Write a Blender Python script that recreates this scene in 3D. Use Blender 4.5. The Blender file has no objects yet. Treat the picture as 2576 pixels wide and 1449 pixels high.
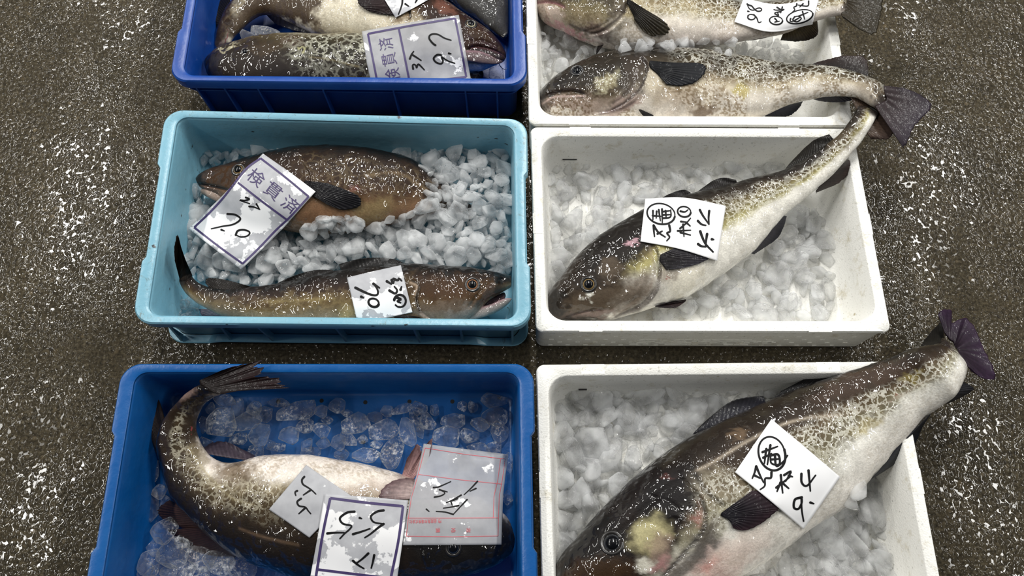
import bpy, bmesh, math, random
import numpy as np
from mathutils import Vector, Matrix
from mathutils.bvhtree import BVHTree

C = bpy.context.scene.collection
S = bpy.context.scene
random.seed(7)
rng = np.random.default_rng(11)

# ------------------------------------------------------------------ camera
W, HH = 2576, 1449
FOC, PITCH, CAMH = 1935.0, math.radians(71.17), 1.40
CX, CY = 1288.0, 724.5
cam_d = bpy.data.cameras.new('camera')
cam_d.sensor_fit = 'HORIZONTAL'
cam_d.sensor_width = 36.0
cam_d.lens = 36.0 * FOC / W
cam_d.clip_start = 0.02
cam = bpy.data.objects.new('camera', cam_d)
C.objects.link(cam)
cam.location = (0, 0, CAMH)
cam.rotation_euler = (math.pi / 2 - PITCH, 0, 0)
S.camera = cam

# ------------------------------------------------------------------ light
world = bpy.data.worlds.new('hall_air')
S.world = world
world.use_nodes = True
bg = world.node_tree.nodes['Background']
bg.inputs[0].default_value = (0.80, 0.86, 0.92, 1)
bg.inputs[1].default_value = 0.07
def lamp(x, y, z, power, sx=0.26, sy=1.25):
    l = bpy.data.lights.new('ceiling_tube_light', 'AREA')
    l.shape = 'RECTANGLE'; l.size = sx; l.size_y = sy
    l.energy = power; l.color = (1.0, 0.985, 0.95)
    o = bpy.data.objects.new('ceiling_tube_light', l)
    C.objects.link(o); o.location = (x, y, z)
for ly, pw in ((0.5, 46), (2.45, 66), (4.5, 66)):
    lamp(-3.22, ly, 3.8, pw)
    lamp(3.07, ly, 3.8, pw)
lamp(-0.08, 2.6, 3.8, 70)
lamp(-0.08, 4.6, 3.8, 70)
S.view_settings.view_transform = 'Standard'
S.view_settings.look = 'None'
S.view_settings.gamma = 1.0
S.view_settings.use_curve_mapping = False
S.view_settings.exposure = 0.42
S.cycles.max_bounces = 10
S.cycles.transmission_bounces = 8
S.cycles.transparent_max_bounces = 24
S.cycles.diffuse_bounces = 4
S.cycles.glossy_bounces = 3
S.cycles.use_denoising = True
S.cycles.caustics_refractive = False
S.cycles.caustics_reflective = False
S.cycles.sample_clamp_indirect = 4.0

# ------------------------------------------------------------------ helpers
_F = np.array([0, math.cos(PITCH), -math.sin(PITCH)])
_U = np.array([0, math.sin(PITCH), math.cos(PITCH)])
_R = np.array([1.0, 0, 0])
EYE = np.array([0, 0, CAMH])

def rays(p):
    p = np.asarray(p, float)
    return _F + _R * ((p[..., 0:1] - CX) / FOC) - _U * ((p[..., 1:2] - CY) / FOC)

def un(p, z):                                   # where the sight line of a pixel meets height z
    d = rays(p)
    z = np.asarray(z, float)
    t = (z - CAMH) / d[..., 2]
    return EYE + d * t[..., None]

def proj(P):
    q = np.asarray(P, float) - EYE
    dep = q @ _F
    return np.stack([CX + FOC * (q @ _R) / dep, CY - FOC * (q @ _U) / dep], -1)

VIEWS = {'R1': (420, 0, 2.8), 'R2': (1310, 0, 2.4165), 'R3': (320, 260, 2.3), 'R4': (1320, 300, 2.4564),
         'R5': (200, 890, 2.183), 'R6': (1330, 770, 2.1289), 'a2': (880, 0, 4.83), 'a4': (1800, 0, 4.025),
         'a5': (320, 260, 4.644), 'a8': (820, 570, 4.644), 'b1': (1320, 300, 4.644), 'b3': (1320, 580, 4.644),
         'b7': (780, 880, 4.025), 'b8': (780, 1089, 4.025), 'P': (0, 0, 1.0)}
def px(key, pts):
    ox, oy, s = VIEWS[key]
    return np.array([(ox + a / s, oy + b / s) for a, b in pts])

def lin(c):
    c = np.asarray(c, float) / 255.0
    return np.where(c <= 0.04045, c / 12.92, ((c + 0.055) / 1.055) ** 2.4)
def lin4(c):
    return tuple(float(v) for v in lin(c)) + (1.0,)

def sstep(a, b, x):
    t = np.clip((x - a) / (b - a), 0, 1)
    return t * t * (3 - 2 * t)

_tab = rng.random(4096)
def vnoise(P, scale, seed=0):
    q = np.asarray(P) * scale + seed * 17.31
    i = np.floor(q).astype(np.int64); f = q - i
    f = f * f * (3 - 2 * f)
    out = np.zeros(len(q))
    for dx in (0, 1):
        for dy in (0, 1):
            for dz in (0, 1):
                h = ((i[:, 0] + dx) * 73856093 ^ (i[:, 1] + dy) * 19349663 ^ (i[:, 2] + dz) * 83492791) & 4095
                w = (f[:, 0] if dx else 1 - f[:, 0]) * (f[:, 1] if dy else 1 - f[:, 1]) * (f[:, 2] if dz else 1 - f[:, 2])
                out += w * _tab[h]
    return out

def cr(pts, n):                                  # Catmull-Rom resampling, n points
    pts = np.asarray(pts, float)
    if len(pts) == 2:
        t = np.linspace(0, 1, n)[:, None]
        return pts[0] * (1 - t) + pts[1] * t
    P = np.vstack([2 * pts[0] - pts[1], pts, 2 * pts[-1] - pts[-2]])
    m = len(pts) - 1
    u = np.linspace(0, m, n)
    k = np.minimum(u.astype(int), m - 1); t = (u - k)[:, None]
    a, b, c, d = P[k], P[k + 1], P[k + 2], P[k + 3]
    return 0.5 * (2 * b + (c - a) * t + (2 * a - 5 * b + 4 * c - d) * t ** 2 + (3 * b - a - 3 * c + d) * t ** 3)

def resample(pts, n):                            # by arc length, straight segments
    pts = np.asarray(pts, float)
    L = np.concatenate([[0], np.cumsum(np.linalg.norm(np.diff(pts, axis=0), axis=1))])
    t = np.linspace(0, L[-1], n)
    return np.stack([np.interp(t, L, pts[:, k]) for k in range(pts.shape[1])], -1)

def seg_dist(p, line):                           # signed distance to a polyline and position along it
    best = np.full(len(p), 1e9); sg = np.ones(len(p)); al = np.zeros(len(p))
    n = len(line) - 1
    for k in range(n):
        a, b = line[k], line[k + 1]
        ab = b - a; L2 = max(ab @ ab, 1e-9)
        t = np.clip(((p - a) @ ab) / L2, 0, 1)
        q = a + t[:, None] * ab
        d = np.linalg.norm(p - q, axis=1)
        s = np.sign(ab[0] * (p[:, 1] - a[1]) - ab[1] * (p[:, 0] - a[0]))
        m = d < best
        best[m] = d[m]; sg[m] = s[m]; al[m] = (k + t[m]) / n
    return best, sg, al

def mesh_obj(name, verts, faces, mat=None, parent=None, smooth=True, origin=None, attrs=None, fattrs=None, mats=None, mi=None, flip=True):
    verts = np.asarray(verts, float)
    o0 = np.zeros(3) if origin is None else np.asarray(origin, float)
    me = bpy.data.meshes.new(name)
    me.from_pydata((verts - o0).tolist(), [], [tuple(int(i) for i in f) for f in faces])
    if mats:
        for m in mats: me.materials.append(m)
    elif mat: me.materials.append(mat)
    if mi is not None: me.polygons.foreach_set('material_index', np.asarray(mi, np.int32))
    if smooth: me.polygons.foreach_set('use_smooth', np.ones(len(me.polygons), bool))
    for k, v in (attrs or {}).items():
        a = me.color_attributes.new(k, 'FLOAT_COLOR', 'POINT')
        a.data.foreach_set('color', np.concatenate([v, np.ones((len(v), 1))], 1).astype(np.float32).ravel())
    for k, v in (fattrs or {}).items():
        a = me.attributes.new(k, 'FLOAT', 'POINT')
        a.data.foreach_set('value', np.asarray(v, np.float32))
    if flip:
        bm = bmesh.new(); bm.from_mesh(me)
        bmesh.ops.recalc_face_normals(bm, faces=bm.faces)
        bm.to_mesh(me); bm.free()
    me.update()
    o = bpy.data.objects.new(name, me)
    C.objects.link(o)
    o.location = o0
    if parent: attach(o, parent)
    return o

def world_loc(o):
    v = np.array(o.location)
    while o.parent:
        o = o.parent; v = v + np.array(o.location)
    return v

def attach(o, parent):
    pw = world_loc(parent)
    o.location = tuple(np.array(o.location) - pw)
    o.parent = parent

def tag(o, label, cat, group=None, kind=None):
    o['label'] = label
    if cat: o['category'] = cat
    if group: o['group'] = group
    if kind: o['kind'] = kind
    return o

def empty(name, loc, label, cat, group=None):
    o = bpy.data.objects.new(name, None)
    C.objects.link(o); o.location = loc
    o.empty_display_size = 0.05
    return tag(o, label, cat, group)

# ------------------------------------------------------------------ materials
def newmat(name):
    m = bpy.data.materials.new(name); m.use_nodes = True
    nt = m.node_tree
    return m, nt, nt.nodes['Principled BSDF']
def N(nt, t, **kw):
    n = nt.nodes.new(t)
    for k, v in kw.items():
        if k.startswith('i_'):
            n.inputs[k[2:].replace('_', ' ')].default_value = v
        else: setattr(n, k, v)
    return n
def link(nt, a, b): nt.links.new(a, b)
def ramp(nt, fac, stops, interp='LINEAR'):
    r = nt.nodes.new('ShaderNodeValToRGB')
    r.color_ramp.interpolation = interp
    e = r.color_ramp.elements
    while len(e) < len(stops): e.new(0.5)
    for k, (p_, c) in enumerate(stops):
        e[k].position = p_
        e[k].color = c if len(c) == 4 else tuple(c) + (1,)
    link(nt, fac, r.inputs[0])
    return r
def mixc(nt, fac, a, b, mode='MIX'):
    m = nt.nodes.new('ShaderNodeMix'); m.data_type = 'RGBA'; m.blend_type = mode
    for s, v in ((m.inputs[0], fac), (m.inputs[6], a), (m.inputs[7], b)):
        if hasattr(v, 'is_output'): link(nt, v, s)
        elif isinstance(v, (int, float)): s.default_value = v
        else: s.default_value = v
    return m.outputs[2]
def math_(nt, op, a, b=0.0, c=None, clamp=False):
    m = nt.nodes.new('ShaderNodeMath'); m.operation = op; m.use_clamp = clamp
    for s, v in zip(m.inputs, (a, b, c)):
        if v is None: continue
        if hasattr(v, 'is_output'): link(nt, v, s)
        else: s.default_value = v
    return m.outputs[0]
def noise(nt, vec, scale, detail=3, rough=0.55, dist=0.0):
    n = N(nt, 'ShaderNodeTexNoise'); n.inputs['Scale'].default_value = scale
    n.inputs['Detail'].default_value = detail; n.inputs['Roughness'].default_value = rough
    n.inputs['Distortion'].default_value = dist
    link(nt, vec, n.inputs['Vector']); return n
def voro(nt, vec, scale, feature='F1', rnd=1.0, smooth=None):
    n = N(nt, 'ShaderNodeTexVoronoi', feature=feature); n.inputs['Scale'].default_value = scale
    n.inputs['Randomness'].default_value = rnd
    if smooth is not None: n.inputs['Smoothness'].default_value = smooth
    link(nt, vec, n.inputs['Vector']); return n
def geopos(nt):
    return N(nt, 'ShaderNodeNewGeometry').outputs['Position']
def objco(nt):
    return N(nt, 'ShaderNodeTexCoord').outputs['Object']
def bump(nt, h, dist, strength=1.0, normal=None):
    b = N(nt, 'ShaderNodeBump'); b.inputs['Distance'].default_value = dist
    b.inputs['Strength'].default_value = strength
    link(nt, h, b.inputs['Height'])
    if normal is not None: link(nt, normal, b.inputs['Normal'])
    return b.outputs[0]

def mat_floor():
    m, nt, b = newmat('wet_concrete')
    p = objco(nt)
    n1 = noise(nt, p, 9, 4)
    n2 = noise(nt, p, 160, 5, 0.7)
    v1 = voro(nt, p, 150)
    v2 = voro(nt, p, 62)
    c = ramp(nt, n2.outputs[0], [(0.3, lin4((30, 27, 20))), (0.5, lin4((66, 59, 46))), (0.72, lin4((101, 93, 76)))])
    # small stones of the aggregate, each with its own tone
    stone = ramp(nt, v1.outputs['Color'], [(0.0, lin4((38, 34, 28))), (0.35, lin4((72, 65, 52))), (0.7, lin4((92, 84, 68))), (1.0, lin4((128, 119, 100)))])
    sm = ramp(nt, v1.outputs['Distance'], [(0.25, (1, 1, 1, 1)), (0.5, (0, 0, 0, 1))])
    c2 = mixc(nt, math_(nt, 'MULTIPLY', sm.outputs[0], 0.45), c.outputs[0], stone.outputs[0])
    big = ramp(nt, v2.outputs['Color'], [(0.0, lin4((24, 22, 20))), (0.25, lin4((46, 42, 36))), (0.6, lin4((80, 70, 52))), (0.9, lin4((112, 100, 80))), (1.0, lin4((140, 128, 105)))])
    bm_ = ramp(nt, v2.outputs['Distance'], [(0.22, (1, 1, 1, 1)), (0.36, (0, 0, 0, 1))])
    pick = ramp(nt, noise(nt, p, 40, 2).outputs[0], [(0.5, (0, 0, 0, 1)), (0.6, (1, 1, 1, 1))])
    c3 = mixc(nt, math_(nt, 'MULTIPLY', math_(nt, 'MULTIPLY', bm_.outputs[0], pick.outputs[0]), 0.75), c2, big.outputs[0])
    tone = ramp(nt, n1.outputs[0], [(0.3, (0.72, 0.72, 0.70, 1)), (0.7, (1.1, 1.07, 1.0, 1))])
    c4 = mixc(nt, 1.0, c3, tone.outputs[0], 'MULTIPLY')
    c4 = mixc(nt, 1.0, c4, (0.78, 0.785, 0.775, 1), 'MULTIPLY')
    link(nt, c4, b.inputs['Base Color'])
    b.inputs['Roughness'].default_value = 0.7
    b.inputs['Specular IOR Level'].default_value = 0.1
    wetm = ramp(nt, noise(nt, p, 3.2, 3, 0.6).outputs[0], [(0.36, (0.12, 0.12, 0.12, 1)), (0.56, (1, 1, 1, 1))])
    link(nt, wetm.outputs[0], b.inputs['Coat Weight'])
    b.inputs['Coat Roughness'].default_value = 0.045
    b.inputs['Coat IOR'].default_value = 1.33
    # water film: smooth rounded swellings over the stones with flat runs between
    nz = noise(nt, p, 30, 2)
    vv = N(nt, 'ShaderNodeVectorMath', operation='MULTIPLY_ADD')
    link(nt, nz.outputs['Color'], vv.inputs[0]); vv.inputs[1].default_value = (0.012, 0.012, 0.012); link(nt, p, vv.inputs[2])
    f1 = voro(nt, vv.outputs[0], 100, 'SMOOTH_F1', 1.0, 0.5)
    f2 = noise(nt, vv.outputs[0], 135, 0.8, 0.5)
    f3 = noise(nt, p, 22, 2)
    f4 = noise(nt, p, 5, 2)
    hh = math_(nt, 'ADD', math_(nt, 'MULTIPLY', f1.outputs['Distance'], -0.5), math_(nt, 'MULTIPLY', f2.outputs[0], 1.0))
    # the film levels where it stands deeper
    lev = math_(nt, 'ADD', 0.16, math_(nt, 'MULTIPLY', math_(nt, 'SUBTRACT', f3.outputs[0], 0.5), 0.5))
    hh = math_(nt, 'SMOOTH_MAX', hh, lev, 0.12)
    link(nt, bump(nt, hh, 0.0033, 1.0), b.inputs['Coat Normal'])
    link(nt, bump(nt, math_(nt, 'ADD', n2.outputs[0], math_(nt, 'MULTIPLY', v1.outputs['Distance'], -0.6)), 0.003, 0.8), b.inputs['Normal'])
    return m

def mat_plastic(name, col, scuff, rough=0.34, dirt=0.5, seed=0.0):
    m, nt, b = newmat(name)
    p = objco(nt)
    mp = N(nt, 'ShaderNodeMapping'); mp.inputs['Location'].default_value = (seed, seed * 2, 0)
    link(nt, p, mp.inputs[0]); p = mp.outputs[0]
    mp2 = N(nt, 'ShaderNodeMapping'); mp2.inputs['Scale'].default_value = (1, 1, 7); link(nt, p, mp2.inputs[0])
    n1 = noise(nt, p, 14, 5, 0.65)
    n2 = noise(nt, mp2.outputs[0], 70, 6, 0.7, 1.5)
    c = mixc(nt, ramp(nt, n1.outputs[0], [(0.42, (0, 0, 0, 1)), (0.75, (0.5, 0.5, 0.5, 1))]).outputs[0], lin4(col), lin4(scuff))
    dm = ramp(nt, n2.outputs[0], [(0.56, (0, 0, 0, 1)), (0.66, (1, 1, 1, 1))])
    g0 = ramp(nt, noise(nt, p, 7, 3).outputs[0], [(0.45, (0.12, 0.12, 0.12, 1)), (0.62, (1, 1, 1, 1))])
    c = mixc(nt, math_(nt, 'MULTIPLY', math_(nt, 'MULTIPLY', dm.outputs[0], g0.outputs[0]), dirt * 0.7), c, lin4((92, 92, 70)))
    mp3 = N(nt, 'ShaderNodeMapping'); mp3.inputs['Scale'].default_value = (1, 1.3, 2.0); link(nt, p, mp3.inputs[0])
    wv = N(nt, 'ShaderNodeVectorMath', operation='MULTIPLY_ADD')
    link(nt, noise(nt, p, 90, 2).outputs['Color'], wv.inputs[0]); wv.inputs[1].default_value = (0.012, 0.012, 0.012); link(nt, mp3.outputs[0], wv.inputs[2])
    v = voro(nt, wv.outputs[0], 26)
    vd = ramp(nt, v.outputs['Distance'], [(0.07, (1, 1, 1, 1)), (0.13, (0, 0, 0, 1))])
    pk = ramp(nt, v.outputs['Color'], [(0.50, (0, 0, 0, 1)), (0.52, (1, 1, 1, 1))])
    c = mixc(nt, math_(nt, 'MULTIPLY', math_(nt, 'MULTIPLY', vd.outputs[0], pk.outputs[0]), min(1, dirt * 1.1)), c, lin4((44, 34, 28)))
    link(nt, c, b.inputs['Base Color'])
    b.inputs['Roughness'].default_value = rough
    b.inputs['Specular IOR Level'].default_value = 0.5
    nb = noise(nt, p, 60, 4)
    link(nt, bump(nt, nb.outputs[0], 0.0016, 0.5), b.inputs['Normal'])
    return m

def mat_foam():
    m, nt, b = newmat('white_foam')
    p = objco(nt)
    n1 = noise(nt, p, 30, 6, 0.75)
    c = mixc(nt, ramp(nt, n1.outputs[0], [(0.55, (0, 0, 0, 1)), (0.70, (1, 1, 1, 1))]).outputs[0], lin4((238, 237, 231)), lin4((208, 202, 184)))
    v = voro(nt, p, 24)
    vd = ramp(nt, v.outputs['Distance'], [(0.03, (1, 1, 1, 1)), (0.09, (0, 0, 0, 1))])
    n3 = noise(nt, p, 12, 2)
    gate = ramp(nt, n3.outputs[0], [(0.52, (0, 0, 0, 1)), (0.6, (1, 1, 1, 1))])
    c = mixc(nt, math_(nt, 'MULTIPLY', vd.outputs[0], gate.outputs[0]), c, lin4((170, 155, 112)))
    n4 = noise(nt, p, 210, 3, 0.6)
    c = mixc(nt, ramp(nt, n4.outputs[0], [(0.62, (0, 0, 0, 1)), (0.70, (0.55, 0.55, 0.55, 1))]).outputs[0], c, lin4((150, 148, 140)))
    link(nt, c, b.inputs['Base Color'])
    b.inputs['Roughness'].default_value = 0.5
    be = voro(nt, p, 330)
    link(nt, bump(nt, be.outputs['Distance'], 0.0008, 0.5), b.inputs['Normal'])
    return m

def mat_simple(name, col, rough=0.5, coat=0.0, spec=0.5):
    m, nt, b = newmat(name)
    p = objco(nt)
    n = noise(nt, p, 120, 3)
    c = mixc(nt, ramp(nt, n.outputs[0], [(0.35, (0, 0, 0, 1)), (0.7, (0.35, 0.35, 0.35, 1))]).outputs[0], lin4(col), tuple(v * 0.7 for v in lin4(col)[:3]) + (1,))
    link(nt, c, b.inputs['Base Color'])
    b.inputs['Roughness'].default_value = rough
    b.inputs['Coat Weight'].default_value = coat
    b.inputs['Coat Roughness'].default_value = 0.04
    b.inputs['Specular IOR Level'].default_value = spec
    return m

def mat_skin(name, cell=70.0, pale=(196, 190, 172), dark=(62, 54, 34), sx=1.0, speck=0.28, seed=0.0, wet=1.0):
    m, nt, b = newmat(name)
    p = objco(nt)
    mp = N(nt, 'ShaderNodeMapping'); mp.inputs['Location'].default_value = (seed, seed * 1.7, seed)
    mp.inputs['Scale'].default_value = (sx, 1, 1)
    link(nt, p, mp.inputs[0]); q = mp.outputs[0]
    at = N(nt, 'ShaderNodeAttribute', attribute_name='skin')
    mk = N(nt, 'ShaderNodeAttribute', attribute_name='retic')
    nz = noise(nt, q, 95, 2)
    vv = N(nt, 'ShaderNodeVectorMath', operation='MULTIPLY_ADD')
    link(nt, nz.outputs['Color'], vv.inputs[0]); vv.inputs[1].default_value = (0.016, 0.016, 0.016); link(nt, q, vv.inputs[2])
    ve = voro(nt, vv.outputs[0], cell, 'DISTANCE_TO_EDGE')
    line_ = ramp(nt, ve.outputs['Distance'], [(0.05, (1, 1, 1, 1)), (0.15, (0, 0, 0, 1))])
    mkf = mk.outputs['Fac']
    n5 = noise(nt, q, 26, 2)
    gate = ramp(nt, n5.outputs[0], [(0.35, (0.35, 0.35, 0.35, 1)), (0.6, (1, 1, 1, 1))])
    mkg = math_(nt, 'MULTIPLY', mkf, gate.outputs[0])
    c = at.outputs['Color']
    c = mixc(nt, math_(nt, 'MULTIPLY', math_(nt, 'SUBTRACT', 1.0, line_.outputs[0]), math_(nt, 'MULTIPLY', mkg, 0.75)), c, lin4(dark))
    c = mixc(nt, math_(nt, 'MULTIPLY', line_.outputs[0], math_(nt, 'MULTIPLY', mkg, 0.9)), c, lin4(pale))
    # fine mottling of the scales
    n2 = noise(nt, q, 330, 4, 0.7)
    mot = ramp(nt, n2.outputs[0], [(0.30, (1 - speck, 1 - speck, 1 - speck, 1)), (0.62, (1, 1, 1, 1)), (0.8, (1 + speck * 0.7, 1 + speck * 0.7, 1 + speck * 0.7, 1))])
    c = mixc(nt, 1.0, c, mot.outputs[0], 'MULTIPLY')
    n3 = noise(nt, q, 38, 4, 0.6)
    mo2 = ramp(nt, n3.outputs[0], [(0.3, (0.80, 0.79, 0.77, 1)), (0.7, (1.14, 1.13, 1.11, 1))])
    c = mixc(nt, 1.0, c, mo2.outputs[0], 'MULTIPLY')
    link(nt, c, b.inputs['Base Color'])
    b.inputs['Roughness'].default_value = 0.42
    b.inputs['Coat Weight'].default_value = wet
    b.inputs['Coat Roughness'].default_value = 0.03
    b.inputs['Coat IOR'].default_value = 1.4
    b.inputs['Specular IOR Level'].default_value = 0.15
    b.inputs['Subsurface Weight'].default_value = 0.0
    g1 = noise(nt, q, 100, 0.7, 0.5)
    g2 = noise(nt, q, 48, 1, 0.5)
    gm = ramp(nt, noise(nt, q, 17, 2).outputs[0], [(0.46, (0.02, 0.02, 0.02, 1)), (0.64, (1, 1, 1, 1))])
    hh = math_(nt, 'ADD', math_(nt, 'MULTIPLY', math_(nt, 'MULTIPLY', g1.outputs[0], 0.75), gm.outputs[0]), math_(nt, 'MULTIPLY', g2.outputs[0], 0.9))
    link(nt, bump(nt, hh, 0.0085, 1.0), b.inputs['Coat Normal'])
    link(nt, bump(nt, n2.outputs[0], 0.0012, 0.6), b.inputs['Normal'])
    return m

def mat_fin():
    m, nt, b = newmat('fin_membrane')
    at = N(nt, 'ShaderNodeAttribute', attribute_name='skin')
    ry = N(nt, 'ShaderNodeAttribute', attribute_name='ray')
    p = objco(nt)
    n = noise(nt, p, 150, 3)
    r = ramp(nt, ry.outputs['Fac'], [(0.0, (0.82, 0.82, 0.84, 1)), (0.7, (1.0, 1.0, 1.0, 1)), (1.0, (1.25, 1.22, 1.2, 1))])
    c = mixc(nt, 1.0, at.outputs['Color'], r.outputs[0], 'MULTIPLY')
    mo = ramp(nt, n.outputs[0], [(0.3, (0.7, 0.7, 0.7, 1)), (0.7, (1.2, 1.2, 1.2, 1))])
    c = mixc(nt, 1.0, c, mo.outputs[0], 'MULTIPLY')
    link(nt, c, b.inputs['Base Color'])
    b.inputs['Roughness'].default_value = 0.5
    b.inputs['Coat Weight'].default_value = 0.14
    b.inputs['Coat Roughness'].default_value = 0.12
    g1 = noise(nt, p, 120, 2, 0.5)
    b.inputs['Specular IOR Level'].default_value = 0.15
    link(nt, bump(nt, g1.outputs[0], 0.0016, 1.0), b.inputs['Coat Normal'])
    return m

def mat_ice(name, milk=0.22, refr=0.35, rim=0.2, tint=(0.985, 0.995, 1.0), bub=0.1, bd=0.007):
    """melting ice: mostly see-through, milky where air is trapped, mirror-bright at its edges"""
    m, nt, b = newmat(name)
    nt.nodes.remove(b)
    out = nt.nodes['Material Output']
    p = objco(nt)
    oi = N(nt, 'ShaderNodeObjectInfo')
    gp = geopos(nt)
    n1 = noise(nt, gp, 55, 3, 0.6)
    n2 = noise(nt, gp, 170, 2)
    nrm = bump(nt, math_(nt, 'ADD', n1.outputs[0], math_(nt, 'MULTIPLY', n2.outputs[0], 0.3)), bd, 1.0)
    df = N(nt, 'ShaderNodeBsdfDiffuse'); df.inputs[0].default_value = (0.97, 0.98, 0.985, 1)
    tl = N(nt, 'ShaderNodeBsdfTranslucent'); tl.inputs[0].default_value = (0.97, 0.98, 0.985, 1)
    ad = N(nt, 'ShaderNodeMixShader'); ad.inputs[0].default_value = 0.45
    link(nt, df.outputs[0], ad.inputs[1]); link(nt, tl.outputs[0], ad.inputs[2])
    tr = N(nt, 'ShaderNodeBsdfTransparent'); tr.inputs[0].default_value = tint + (1,)
    rf = N(nt, 'ShaderNodeBsdfRefraction'); rf.inputs['IOR'].default_value = 1.22; rf.inputs['Roughness'].default_value = 0.05
    rf.inputs['Color'].default_value = tint + (1,)
    link(nt, nrm, rf.inputs['Normal'])
    m0 = N(nt, 'ShaderNodeMixShader'); m0.inputs[0].default_value = refr
    link(nt, tr.outputs[0], m0.inputs[1]); link(nt, rf.outputs[0], m0.inputs[2])
    m1 = N(nt, 'ShaderNodeMixShader')
    n3 = noise(nt, gp, 30, 1, 0.5)
    cl = ramp(nt, n3.outputs[0], [(0.36, (milk * 0.4,) * 3 + (1,)), (0.66, (min(1, milk * 1.7),) * 3 + (1,))])
    lw = N(nt, 'ShaderNodeLayerWeight'); lw.inputs[0].default_value = 0.35
    frost = math_(nt, 'MULTIPLY', math_(nt, 'POWER', lw.outputs['Facing'], 2.2), math_(nt, 'MULTIPLY', n2.outputs[0], rim * 2))
    n5 = noise(nt, gp, 130, 5, 0.75)
    bb = ramp(nt, n5.outputs[0], [(0.50, (0, 0, 0, 1)), (0.66, (bub,) * 3 + (1,))])
    pm = ramp(nt, noise(nt, gp, 22, 1).outputs[0], [(0.42, (0.1, 0.1, 0.1, 1)), (0.6, (1, 1, 1, 1))])
    frost = math_(nt, 'ADD', frost, math_(nt, 'MULTIPLY', bb.outputs[0], pm.outputs[0]))
    link(nt, math_(nt, 'ADD', cl.outputs[0], frost, None, True), m1.inputs[0])
    link(nt, m0.outputs[0], m1.inputs[1]); link(nt, ad.outputs[0], m1.inputs[2])
    gl = N(nt, 'ShaderNodeBsdfGlossy'); gl.inputs['Roughness'].default_value = 0.05
    link(nt, nrm, gl.inputs['Normal'])
    lw2 = N(nt, 'ShaderNodeLayerWeight'); lw2.inputs[0].default_value = 0.5
    link(nt, nrm, lw2.inputs['Normal'])
    sch = math_(nt, 'ADD', 0.03, math_(nt, 'MULTIPLY', math_(nt, 'POWER', lw2.outputs['Facing'], 4.0), 0.75))
    m2 = N(nt, 'ShaderNodeMixShader')
    link(nt, sch, m2.inputs[0]); link(nt, m1.outputs[0], m2.inputs[1]); link(nt, gl.outputs[0], m2.inputs[2])
    link(nt, m2.outputs[0], out.inputs['Surface'])
    return m

def mat_paper(name, wet=0.5, seed=0.0, see=0.22):
    m, nt, b = newmat(name)
    out = nt.nodes['Material Output']
    p = objco(nt)
    mp = N(nt, 'ShaderNodeMapping'); mp.inputs['Location'].default_value = (seed, seed * 0.7, seed * 1.3)
    link(nt, p, mp.inputs[0]); q = mp.outputs[0]
    n1 = noise(nt, q, 17, 5, 0.6)
    hi = 0.5 + (0.5 - wet) * 0.5
    w = ramp(nt, n1.outputs[0], [(hi - 0.006, (0, 0, 0, 1)), (hi + 0.006, (1, 1, 1, 1))])
    n2 = noise(nt, q, 45, 3)
    tone = ramp(nt, n2.outputs[0], [(0.3, (0.80, 0.80, 0.81, 1)), (0.7, (1, 1, 1, 1))])
    wetc = mixc(nt, 1.0, lin4((190, 191, 195)), tone.outputs[0], 'MULTIPLY')
    c = mixc(nt, w.outputs[0], lin4((233, 233, 234)), wetc)
    link(nt, c, b.inputs['Base Color'])
    b.inputs['Roughness'].default_value = 0.5
    tr = N(nt, 'ShaderNodeBsdfTransparent')
    mx = N(nt, 'ShaderNodeMixShader')
    link(nt, math_(nt, 'MULTIPLY', w.outputs[0], see), mx.inputs[0])
    link(nt, b.outputs[0], mx.inputs[1]); link(nt, tr.outputs[0], mx.inputs[2])
    link(nt, mx.outputs[0], out.inputs['Surface'])
    return m

M = {}
M['floor'] = mat_floor()
M['navy'] = mat_plastic('navy_blue_plastic', (10, 62, 142), (36, 88, 166), 0.36, 0.04)
M['sky'] = mat_plastic('light_blue_plastic', (118, 170, 190), (140, 182, 196), 0.33, 0.85, 3.1)
M['blue'] = mat_plastic('mid_blue_plastic', (8, 80, 146), (34, 98, 160), 0.33, 0.05, 5.3)
M['foam'] = mat_foam()
M['ink'] = mat_simple('marker_ink', (12, 12, 14), 0.6, 0.0, 0.2)
M['print'] = mat_simple('violet_print', (64, 52, 98), 0.55)
M['red'] = mat_simple('red_print', (205, 92, 100), 0.55)
M['black'] = mat_simple('black_mark', (16, 15, 15), 0.5)
M['hole'] = mat_simple('drain_hole_dark', (14, 16, 20), 0.7)
M['fin'] = mat_fin()
M['pupil'] = mat_simple('pupil_black', (6, 7, 11), 0.3, 0.5, 0.1)
M['eyerim'] = mat_simple('eye_rim', (24, 21, 19), 0.3, 0.4)
M['iris_gold'] = mat_simple('iris_gold', (132, 108, 66), 0.25, 1.0)
M['iris_pale'] = mat_simple('iris_pale', (190, 182, 150), 0.25, 1.0)
M['iris_rust'] = mat_simple('iris_rust', (164, 112, 76), 0.25, 1.0)
M['iris_dark'] = mat_simple('iris_dark', (48, 50, 54), 0.25, 1.0)
M['mouth'] = mat_simple('mouth_lining', (70, 38, 44), 0.35, 1.0)
M['ice_clear'] = mat_ice('clear_ice', 0.05, 0.15, 0.5, bub=0.4, bd=0.010)
M['ice_blue'] = mat_ice('clear_ice_on_blue', 0.02, 0.22, 0.9, bub=0.75, bd=0.012)
M['ice_white'] = mat_ice('white_ice', 0.30, 0.10, 0.2, (1, 1, 1), bub=0.10, bd=0.012)
M['ice_snow'] = mat_ice('cloudy_ice', 0.34, 0.10, 0.25, bub=0.12, bd=0.011)

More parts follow.
